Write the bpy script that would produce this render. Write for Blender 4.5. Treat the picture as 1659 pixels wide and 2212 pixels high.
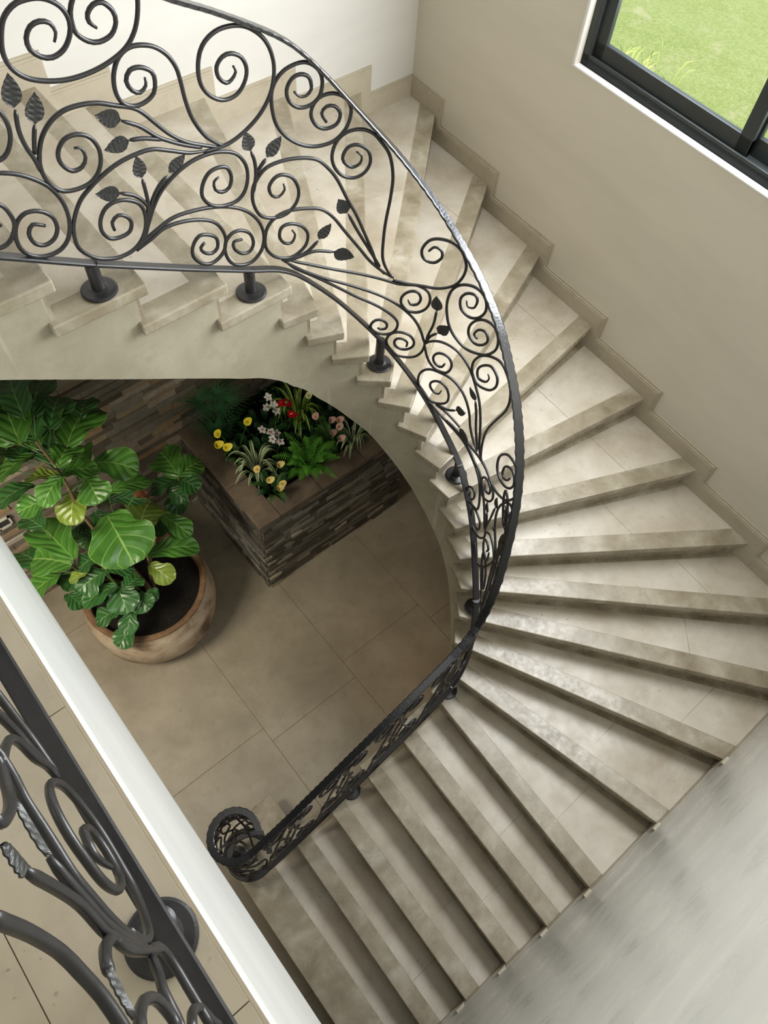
import bpy, bmesh, math, random, json
from mathutils import Vector, Matrix, noise
rnd = random.Random(7)
PI = math.pi
sc = bpy.context.scene
for o in list(bpy.data.objects): bpy.data.objects.remove(o)
COL = sc.collection

# ------------------------------------------------------------------ camera, sky, lights, exposure
CH = 5.78                                   # lens height above the lower floor
cam = bpy.data.cameras.new('camera'); cam.sensor_fit = 'HORIZONTAL'; cam.sensor_width = 36.0
cam.lens = 1643.825 / 1659 * 36; cam.clip_start = 0.02; cam.clip_end = 200
co = bpy.data.objects.new('camera', cam); COL.objects.link(co)
co.matrix_world = Matrix(((0.76849958, 0.52507385, -0.36565811, 0), (-0.63745161, 0.67771883, -0.36654145, 0),
                          (0.05535206, 0.5147763, 0.8555358, CH), (0, 0, 0, 1)))
sc.camera = co
w = bpy.data.worlds.new('sky'); sc.world = w; w.use_nodes = True
wn = w.node_tree.nodes; bg = wn['Background']; bg.inputs[0].default_value = (0.72, 0.84, 1.0, 1); bg.inputs[1].default_value = 1.6
sc.view_settings.view_transform = 'Standard'; sc.view_settings.look = 'None'; sc.view_settings.gamma = 1
sc.view_settings.use_curve_mapping = False; sc.view_settings.exposure = 0.0

def lamp(name, kind, loc, energy, color=(1, 1, 1), size=None, sizey=None, to=None, **kw):
    L = bpy.data.lights.new(name, kind); L.energy = energy; L.color = color
    if kind == 'AREA':
        L.shape = 'RECTANGLE'; L.size = size; L.size_y = sizey or size
    for k, v in kw.items(): setattr(L, k, v)
    o = bpy.data.objects.new(name, L); COL.objects.link(o); o.location = loc
    if to is not None: o.rotation_euler = (Vector(to) - Vector(loc)).to_track_quat('-Z', 'Y').to_euler()
    return o
lamp('sun', 'SUN', (30, 0, 30), 5.5, (1, 0.95, 0.86), to=(36, 3, 15), angle=0.01)
lamp('window_daylight', 'AREA', (3.33, 0.95, 4.8), 228, (0.95, 0.975, 1.0), 2.5, 1.7, to=(-1.0, 1.15, 3.9))
lamp('gallery_daylight', 'AREA', (-1.6, 3.5, 6.0), 15, (0.84, 0.92, 1.0), 1.8, 1.6, to=(0.4, -0.6, 4.4))
lamp('lower_hall_lamp', 'AREA', (-0.9, 2.3, 2.9), 40, (1.0, 0.90, 0.74), 0.9, 0.9, to=(0.35, 2.9, 0.4), spread=1.9)
lamp('under_stair_warm_fill', 'AREA', (1.98, 1.35, 1.0), 0.9, (1.0, 0.62, 0.32), 0.12, 0.12, to=(1.3, 1.3, 0))  # added light hidden below the flight to warm the floor tiles; no known fitting

lamp('near_wall_warm_fill', 'SPOT', (2.0, -0.15, 7.2), 60, (1.0, 0.86, 0.66), to=(2.1, -0.75, 4.6), spot_size=0.75, spot_blend=1.0, shadow_soft_size=0.15)  # added unseen spot, brightens and warms the upper near wall; no known fitting

# ------------------------------------------------------------------ materials
MATS = {}
def ramp(nt, fac, stops):
    r = nt.nodes.new('ShaderNodeValToRGB'); e = r.color_ramp.elements
    e[0].position, e[0].color = stops[0][0], (*stops[0][1], 1); e[1].position, e[1].color = stops[-1][0], (*stops[-1][1], 1)
    for p, c_ in stops[1:-1]:
        k = e.new(p); k.color = (*c_, 1)
    nt.links.new(fac, r.inputs[0]); return r.outputs[0]
def base(name, rough=0.5, spec=0.5, metal=0.0):
    m = bpy.data.materials.new(name); m.use_nodes = True; nt = m.node_tree; b = nt.nodes['Principled BSDF']
    b.inputs['Roughness'].default_value = rough; b.inputs['Metallic'].default_value = metal
    b.inputs['Specular IOR Level'].default_value = spec; MATS[name] = m
    return m, nt, b
def coords(nt, scale=(1, 1, 1), rot=(0, 0, 0), kind='Object'):
    t = nt.nodes.new('ShaderNodeTexCoord'); mp = nt.nodes.new('ShaderNodeMapping')
    mp.inputs['Scale'].default_value = scale; mp.inputs['Rotation'].default_value = rot
    nt.links.new(t.outputs[kind], mp.inputs[0]); return mp.outputs[0]
def ntex(nt, vec, scale, detail=6, rough=0.6, dist=0.0):
    n = nt.nodes.new('ShaderNodeTexNoise'); n.inputs['Scale'].default_value = scale; n.inputs['Detail'].default_value = detail
    n.inputs['Roughness'].default_value = rough; n.inputs['Distortion'].default_value = dist
    nt.links.new(vec, n.inputs['Vector']); return n.outputs['Fac']
def mixc(nt, a, b, fac, mode='MIX'):
    m = nt.nodes.new('ShaderNodeMix'); m.data_type = 'RGBA'; m.blend_type = mode
    for s, v in ((m.inputs[6], a), (m.inputs[7], b), (m.inputs[0], fac)):
        if hasattr(v, 'links') or hasattr(v, 'is_output'): nt.links.new(v, s)
        elif isinstance(v, (int, float)): s.default_value = v
        else: s.default_value = (*v, 1)
    return m.outputs[2]
def bump(nt, b, h, strength=0.2, dist=0.01):
    n = nt.nodes.new('ShaderNodeBump'); n.inputs['Strength'].default_value = strength; n.inputs['Distance'].default_value = dist
    nt.links.new(h, n.inputs['Height']); nt.links.new(n.outputs[0], b.inputs['Normal'])
def stone(name, c1, c2, c3, rough=0.35, scale=3.0, spots=True, kind='Object'):
    m, nt, b = base(name, rough, 0.5)
    v = coords(nt, kind=kind)
    n1 = ntex(nt, v, scale, 8, 0.62, 0.3); n2 = ntex(nt, v, scale * 5, 6, 0.7)
    c = ramp(nt, n1, ((0.3, c1), (0.5, c2), (0.7, c3)))
    c = mixc(nt, c, tuple(x * 0.72 for x in c2), ramp(nt, n2, ((0.52, (0, 0, 0)), (0.75, (.5, .5, .5)))))
    if spots:
        n3 = ntex(nt, v, scale * 22, 2, 0.5)
        n4 = ntex(nt, v, scale * 1.7, 2, 0.5)
        mm = nt.nodes.new('ShaderNodeMath'); mm.operation = 'MULTIPLY'
        nt.links.new(ramp(nt, n3, ((0.68, (0, 0, 0)), (0.72, (1, 1, 1)))), mm.inputs[0])
        nt.links.new(ramp(nt, n4, ((0.5, (0, 0, 0)), (0.62, (.8, .8, .8)))), mm.inputs[1])
        c = mixc(nt, c, tuple(x * 0.45 for x in c2), mm.outputs[0])
    nt.links.new(c, b.inputs['Base Color'])
    r = ramp(nt, n2, ((0.3, (rough - .08,) * 3), (0.7, (rough + .15,) * 3))); nt.links.new(r, b.inputs['Roughness'])
    bump(nt, b, n2, 0.12, 0.004)
    return m
TREAD = stone('limestone_panel', (0.36, 0.30, 0.21), (0.50, 0.445, 0.355), (0.61, 0.565, 0.48), 0.36, 2.3)
NOSE = stone('travertine_border', (0.215, 0.175, 0.112), (0.32, 0.275, 0.195), (0.465, 0.42, 0.33), 0.27, 6.0)
PLASTER_S = stone('stringer_plaster', (0.30, 0.27, 0.19), (0.37, 0.335, 0.245), (0.45, 0.415, 0.315), 0.5, 2.4, False)
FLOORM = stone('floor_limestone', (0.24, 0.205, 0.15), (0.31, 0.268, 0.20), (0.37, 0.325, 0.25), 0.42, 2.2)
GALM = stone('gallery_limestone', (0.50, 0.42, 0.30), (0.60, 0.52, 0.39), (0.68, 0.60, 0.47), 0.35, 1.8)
BASEB = stone('baseboard_stone', (0.40, 0.345, 0.255), (0.455, 0.40, 0.30), (0.50, 0.45, 0.345), 0.45, 2.0, False)

nt_ = PLASTER_S.node_tree; b_s = nt_.nodes['Principled BSDF']; old = b_s.inputs['Base Color'].links[0].from_socket
drip = ntex(nt_, coords(nt_, (9, 9, .35)), 1.0, 2, .5)
nt_.links.new(mixc(nt_, old, (0.58, 0.55, 0.47), ramp(nt_, drip, ((0.66, (0, 0, 0)), (0.69, (.45, .45, .45))))), b_s.inputs['Base Color'])

def wallmat(name, c, streak=0.0, rough=0.42, c2=None, rot=0.0):
    m, nt, b = base(name, rough, 0.4)
    v = coords(nt, (0.5, 0.5, 2.2), (0, 0, 0))
    n = ntex(nt, v, 1.6, 7, 0.6, 0.4)
    cc = ramp(nt, n, ((0.3, tuple(x * 0.93 for x in c)), (0.55, c), (0.75, c2 or tuple(min(1, x * 1.04) for x in c))))
    nt.links.new(cc, b.inputs['Base Color'])
    if streak:
        v2 = coords(nt, (1.0, 1.0, 2.2), (0, rot, 0)); n2 = ntex(nt, v2, 2.4, 3, 0.5, 1.2)
        bump(nt, b, n2, streak, 0.02)
        nt.links.new(ramp(nt, n2, ((0.35, (rough - .14,) * 3), (0.7, (rough + .12,) * 3))), b.inputs['Roughness'])
    return m
WALL = wallmat('stucco_cream', (0.66, 0.61, 0.51), 0.12)
WALLL = wallmat('stucco_pale', (0.68, 0.66, 0.61), 0.1)
WALLF = wallmat('stucco_polished', (0.57, 0.555, 0.50), 0.09, 0.36, (0.70, 0.67, 0.58), 0.6)
FASC = wallmat('fascia_polished', (0.53, 0.535, 0.505), 0.0, 0.4, (0.60, 0.58, 0.52))
CEIL = wallmat('ceiling_paint', (0.80, 0.79, 0.76))

def simple(name, c, rough=0.5, metal=0.0, spec=0.5, var=0.15, scale=20, bmp=0.0, sss=0):
    m, nt, b = base(name, rough, spec, metal)
    v = coords(nt); n = ntex(nt, v, scale, 4, 0.6)
    nt.links.new(ramp(nt, n, ((0.3, tuple(x * (1 - var) for x in c)), (0.7, tuple(min(1, x * (1 + var)) for x in c)))), b.inputs['Base Color'])
    if bmp: bump(nt, b, n, bmp, 0.004)
    return m
IRON = simple('wrought_iron', (0.019, 0.018, 0.019), 0.38, 0.0, 0.6, 0.2, 40, 0.15)
IRONL = simple('iron_leaf', (0.026, 0.026, 0.025), 0.42, 0.0, 0.6, 0.3, 60, 0.2)
HRAIL = simple('hammered_iron', (0.010, 0.011, 0.014), 0.2, 0.0, 1.0, 0.2, 70, 0.25)
FRAME = simple('window_frame_dark', (0.035, 0.042, 0.042), 0.4, 0.2, 0.5, 0.1, 10)
SOIL = simple('dark_soil', (0.014, 0.012, 0.010), 0.95, 0, 0.1, 0.6, 90, 1.0)
GROUT = simple('grout', (0.20, 0.165, 0.11), 0.8, 0, 0.2, 0.1)
SLATE = stone('slate_coping', (0.11, 0.08, 0.055), (0.18, 0.135, 0.095), (0.27, 0.205, 0.14), 0.55, 4.0, False)
STEM = simple('green_stem', (0.06, 0.14, 0.03), 0.5)
BARK = simple('bark', (0.16, 0.11, 0.06), 0.8, 0, 0.2, 0.3, 40, 0.6)
def pot_mat():
    m, nt, b = base('pot_clay', 0.7, 0.3); v = coords(nt)
    n = ntex(nt, v, 3.5, 8, 0.65, 0.4)
    nt.links.new(ramp(nt, n, ((0.34, (0.14, 0.09, 0.055)), (0.42, (0.33, 0.24, 0.16)), (0.52, (0.50, 0.40, 0.28)), (0.68, (0.66, 0.56, 0.43)))), b.inputs['Base Color'])
    bump(nt, b, n, 0.4, 0.01); return m
POT = pot_mat(); POTRIM = simple('pot_rim_aged', (0.15, 0.085, 0.042), 0.75, 0, 0.3, 0.45, 14, 0.5)
def stack_mat(name, stops):
    m, nt, b = base(name, 0.7, 0.35)
    a = nt.nodes.new('ShaderNodeAttribute'); a.attribute_name = 'tone'
    v = coords(nt); n = ntex(nt, v, 16, 7, 0.7, 0.5)
    c = ramp(nt, a.outputs['Fac'], stops)
    c = mixc(nt, c, (0.05, 0.04, 0.03), ramp(nt, n, ((0.45, (0, 0, 0)), (0.8, (.5, .5, .5)))))
    nt.links.new(c, b.inputs['Base Color']); bump(nt, b, n, 0.7, 0.012); return m
LEDGE = stack_mat('ledgestone', ((0.0, (0.11, 0.09, 0.065)), (0.3, (0.20, 0.17, 0.13)), (0.6, (0.30, 0.27, 0.22)), (0.8, (0.36, 0.24, 0.13)), (1.0, (0.50, 0.47, 0.40))))
LEDGED = stack_mat('ledgestone_dark', ((0.0, (0.07, 0.062, 0.048)), (0.5, (0.16, 0.145, 0.12)), (0.8, (0.27, 0.265, 0.235)), (1.0, (0.42, 0.36, 0.25))))
def leaf_mat(name, c, cv, rough=0.36, lat=5.0):
    m, nt, b = base(name, rough, 0.5)
    uv = nt.nodes.new('ShaderNodeUVMap'); sp = nt.nodes.new('ShaderNodeSeparateXYZ'); nt.links.new(uv.outputs[0], sp.inputs[0])
    def M(op, a, b_=None):
        n = nt.nodes.new('ShaderNodeMath'); n.operation = op
        for s, v in zip(n.inputs, (a, b_)):
            if v is None: continue
            if isinstance(v, (int, float)): s.default_value = v
            else: nt.links.new(v, s)
        return n.outputs[0]
    av = M('ABSOLUTE', M('SUBTRACT', sp.outputs[1], 0.5))
    mid = M('LESS_THAN', av, 0.016)
    fr = M('FRACT', M('SUBTRACT', M('MULTIPLY', sp.outputs[0], lat), M('MULTIPLY', av, 3.4)))
    latm = M('LESS_THAN', M('ABSOLUTE', M('SUBTRACT', fr, 0.5)), 0.045)
    edge = M('GREATER_THAN', av, 0.488)
    vein = M('MAXIMUM', M('MAXIMUM', mid, M('MULTIPLY', latm, 0.55)), M('MULTIPLY', edge, 0.6))
    v = coords(nt); n = ntex(nt, v, 7, 4, 0.6)
    cc = ramp(nt, n, ((0.3, tuple(x * 0.7 for x in c)), (0.7, tuple(x * 1.25 for x in c))))
    nt.links.new(mixc(nt, cc, cv, vein), b.inputs['Base Color'])
    h = M('ABSOLUTE', M('SUBTRACT', fr, 0.5)); bump(nt, b, h, 0.5, 0.02)
    return m
FIG = [leaf_mat('fig_leaf_green', (0.055, 0.165, 0.022), (0.22, 0.36, 0.09)), leaf_mat('fig_leaf_yellow', (0.16, 0.24, 0.03), (0.35, 0.42, 0.12)),
       leaf_mat('fig_leaf_deep', (0.028, 0.10, 0.022), (0.13, 0.25, 0.08)), leaf_mat('fig_leaf_dried', (0.20, 0.07, 0.025), (0.3, 0.13, 0.05))]
def stripe_mat(name, c, ce):
    m, nt, b = base(name, 0.45)
    uv = nt.nodes.new('ShaderNodeUVMap'); sp = nt.nodes.new('ShaderNodeSeparateXYZ'); nt.links.new(uv.outputs[0], sp.inputs[0])
    nt.links.new(ramp(nt, sp.outputs[1], ((0.0, ce), (0.2, ce), (0.26, c), (0.74, c), (0.8, ce), (1.0, ce))), b.inputs['Base Color']); return m
STRIPE = stripe_mat('striped_leaf', (0.08, 0.17, 0.04), (0.55, 0.58, 0.38)); DRACM = stripe_mat('lime_leaf', (0.10, 0.22, 0.02), (0.34, 0.46, 0.08))
FERN = simple('fern_green', (0.11, 0.34, 0.035), 0.5, 0, 0.4, 0.3, 8); PALM = simple('palm_green', (0.04, 0.13, 0.05), 0.5, 0, 0.4, 0.3, 8)
LEAFD = simple('deep_leaf', (0.02, 0.07, 0.018), 0.45, 0, 0.4, 0.4, 6)
YEL = simple('calla_yellow', (0.75, 0.62, 0.03), 0.45, var=.12); AMB = simple('calla_cream', (0.78, 0.62, 0.20), 0.45, var=.15); PNK = simple('calla_blush', (0.62, 0.38, 0.30), 0.45, var=.25)
WHT = simple('orchid_white', (0.80, 0.76, 0.68), 0.5, var=.06); MAG = simple('orchid_lip', (0.45, 0.03, 0.16), 0.5); RED = simple('anthurium_red', (0.62, 0.008, 0.02), 0.25, var=.2); SPX = simple('spadix_cream', (0.75, 0.6, 0.25), 0.6)
CALW = simple('calla_green_white', (0.6, 0.62, 0.32), 0.45)

# ------------------------------------------------------------------ helpers
def obj(name, bm, mats, parent=None, smooth=False, bev=0.0, seg=2, uv=False):
    bmesh.ops.recalc_face_normals(bm, faces=bm.faces) if not uv else None
    me = bpy.data.meshes.new(name); bm.to_mesh(me); bm.free()
    for m in (mats if isinstance(mats, (list, tuple)) else [mats]): me.materials.append(m)
    if smooth:
        for p in me.polygons: p.use_smooth = True
    o = bpy.data.objects.new(name, me); COL.objects.link(o)
    if parent: o.parent = parent
    if bev:
        md = o.modifiers.new('bevel', 'BEVEL'); md.width = bev; md.segments = seg; md.limit_method = 'ANGLE'; md.angle_limit = 0.6
    return o
def tag(o, label, cat, group=None, kind=None):
    if label: o['label'] = label
    if cat: o['category'] = cat
    if group: o['group'] = group
    if kind: o['kind'] = kind
    return o
def empty(name, loc, label, cat, group=None, kind=None):
    o = bpy.data.objects.new(name, None); COL.objects.link(o); o.empty_display_size = 0.1
    return tag(o, label, cat, group, kind)   # kept at the origin so parts keep room coordinates
def prism(bm, poly, z0, z1, mi=0):
    """poly: list of (x,y); z0,z1 numbers or per-vertex lists"""
    n = len(poly); za = z0 if isinstance(z0, (list, tuple)) else [z0] * n; zb = z1 if isinstance(z1, (list, tuple)) else [z1] * n
    lo = [bm.verts.new((p[0], p[1], za[i])) for i, p in enumerate(poly)]; hi = [bm.verts.new((p[0], p[1], zb[i])) for i, p in enumerate(poly)]
    fs = [bm.faces.new(lo[::-1]), bm.faces.new(hi)]
    for i in range(n):
        j = (i + 1) % n; fs.append(bm.faces.new((lo[i], lo[j], hi[j], hi[i])))
    for f_ in fs: f_.material_index = mi
    return fs
def box(bm, x0, x1, y0, y1, z0, z1, mi=0): return prism(bm, [(x0, y0), (x1, y0), (x1, y1), (x0, y1)], z0, z1, mi)
def spline(P, step=0.02, closed=False):
    P = [Vector(p) for p in P]
    if len(P) == 2: P = [P[0], (P[0] + P[1]) / 2, P[1]]
    Q = [2 * P[0] - P[1]] + P + [2 * P[-1] - P[-2]]; out = []
    for i in range(1, len(Q) - 2):
        p0, p1, p2, p3 = Q[i - 1:i + 3]; n = max(2, int((p2 - p1).length / step))
        for k in range(n):
            t = k / n
            out.append(.5 * ((2 * p1) + (p2 - p0) * t + (2 * p0 - 5 * p1 + 4 * p2 - p3) * t * t + (-p0 + 3 * p1 - 3 * p2 + p3) * t ** 3))
    out.append(P[-1]); return out
def tube(bm, pts, r, sides=8, taper=(1, 1), mi=0):
    pts = [Vector(p) for p in pts]; n = len(pts); rings = []; up = None
    for i, p in enumerate(pts):
        t = (pts[min(i + 1, n - 1)] - pts[max(i - 1, 0)])
        if t.length < 1e-9: t = Vector((0, 0, 1))
        t.normalize()
        if up is None: up = t.orthogonal().normalized()
        else:
            up = up - t * up.dot(t)
            up = up.normalized() if up.length > 1e-6 else t.orthogonal().normalized()
        s = t.cross(up); rr = r(i / (n - 1)) if callable(r) else r
        if not callable(r):
            k = i / (n - 1); e = 0.06
            if k < e: rr *= taper[0] + (1 - taper[0]) * k / e
            if k > 1 - e: rr *= taper[1] + (1 - taper[1]) * (1 - k) / e
        rings.append([bm.verts.new(p + (up * math.cos(2 * PI * j / sides) + s * math.sin(2 * PI * j / sides)) * rr) for j in range(sides)])
    for a, b in zip(rings, rings[1:]):
        for j in range(sides): bm.faces.new((a[j], a[(j + 1) % sides], b[(j + 1) % sides], b[j])).material_index = mi
    bm.faces.new(rings[0][::-1]).material_index = mi; bm.faces.new(rings[-1]).material_index = mi
def sweep(bm, pts, sideds, ups, w, h, mi=0):
    """rectangular bar along pts; sideds/ups are unit vectors per point; w,h half sizes or functions"""
    rings = []
    for i, (p, s, u) in enumerate(zip(pts, sideds, ups)):
        a = w(i) if callable(w) else w; b = h(i) if callable(h) else h
        rings.append([bm.verts.new(p + s * x * a + u * y * b) for x, y in ((-1, -.6), (-.8, -1), (.8, -1), (1, -.6), (1, .6), (.8, 1), (-.8, 1), (-1, .6))])
    for a, b in zip(rings, rings[1:]):
        for j in range(8): bm.faces.new((a[j], a[(j + 1) % 8], b[(j + 1) % 8], b[j])).material_index = mi
    bm.faces.new(rings[0][::-1]); bm.faces.new(rings[-1])
def lathe(bm, prof, cx, cy, n=48, mi=0):
    rings = [[bm.verts.new((cx + r * math.cos(2 * PI * j / n), cy + r * math.sin(2 * PI * j / n), z)) for j in range(n)] for r, z in prof]
    for a, b in zip(rings, rings[1:]):
        for j in range(n): bm.faces.new((a[j], a[(j + 1) % n], b[(j + 1) % n], b[j])).material_index = mi
    return rings
def blade(bm, pts, width, up=Vector((0, 0, 1)), fold=0.25, prof=None, nu=None, mi=0, wave=0.0, thick=0.0, cross=None, seed=0):
    """leaf blade along a spine, UV u along, v across"""
    uvl = bm.loops.layers.uv.verify(); pts = [Vector(p) for p in pts]; n = len(pts); cross = cross or (-1, -.5, 0, .5, 1); rows = []
    prof = prof or (lambda t: math.sin(PI * min(1, t * .96 + .02)) ** .8)
    for i, p in enumerate(pts):
        t = (pts[min(i + 1, n - 1)] - pts[max(i - 1, 0)]).normalized(); s = t.cross(up)
        s = s.normalized() if s.length > 1e-5 else t.orthogonal().normalized()
        nrm = s.cross(t).normalized(); k = i / (n - 1); hw = width * max(0.02, prof(k)); row = []
        for c_ in cross:
            z = abs(c_) * fold * hw + wave * width * math.sin(k * 14 + seed + (3 if c_ > 0 else 0)) * abs(c_) ** 2
            row.append(bm.verts.new(p + s * c_ * hw + nrm * z))
        rows.append(row)
    for i in range(n - 1):
        for j in range(len(cross) - 1):
            f_ = bm.faces.new((rows[i][j], rows[i][j + 1], rows[i + 1][j + 1], rows[i + 1][j])); f_.material_index = mi; f_.smooth = True
            for l, (a, b) in zip(f_.loops, ((i, j), (i, j + 1), (i + 1, j + 1), (i + 1, j))):
                l[uvl].uv = (a / (n - 1), (cross[b] + 1) / 2)

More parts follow.
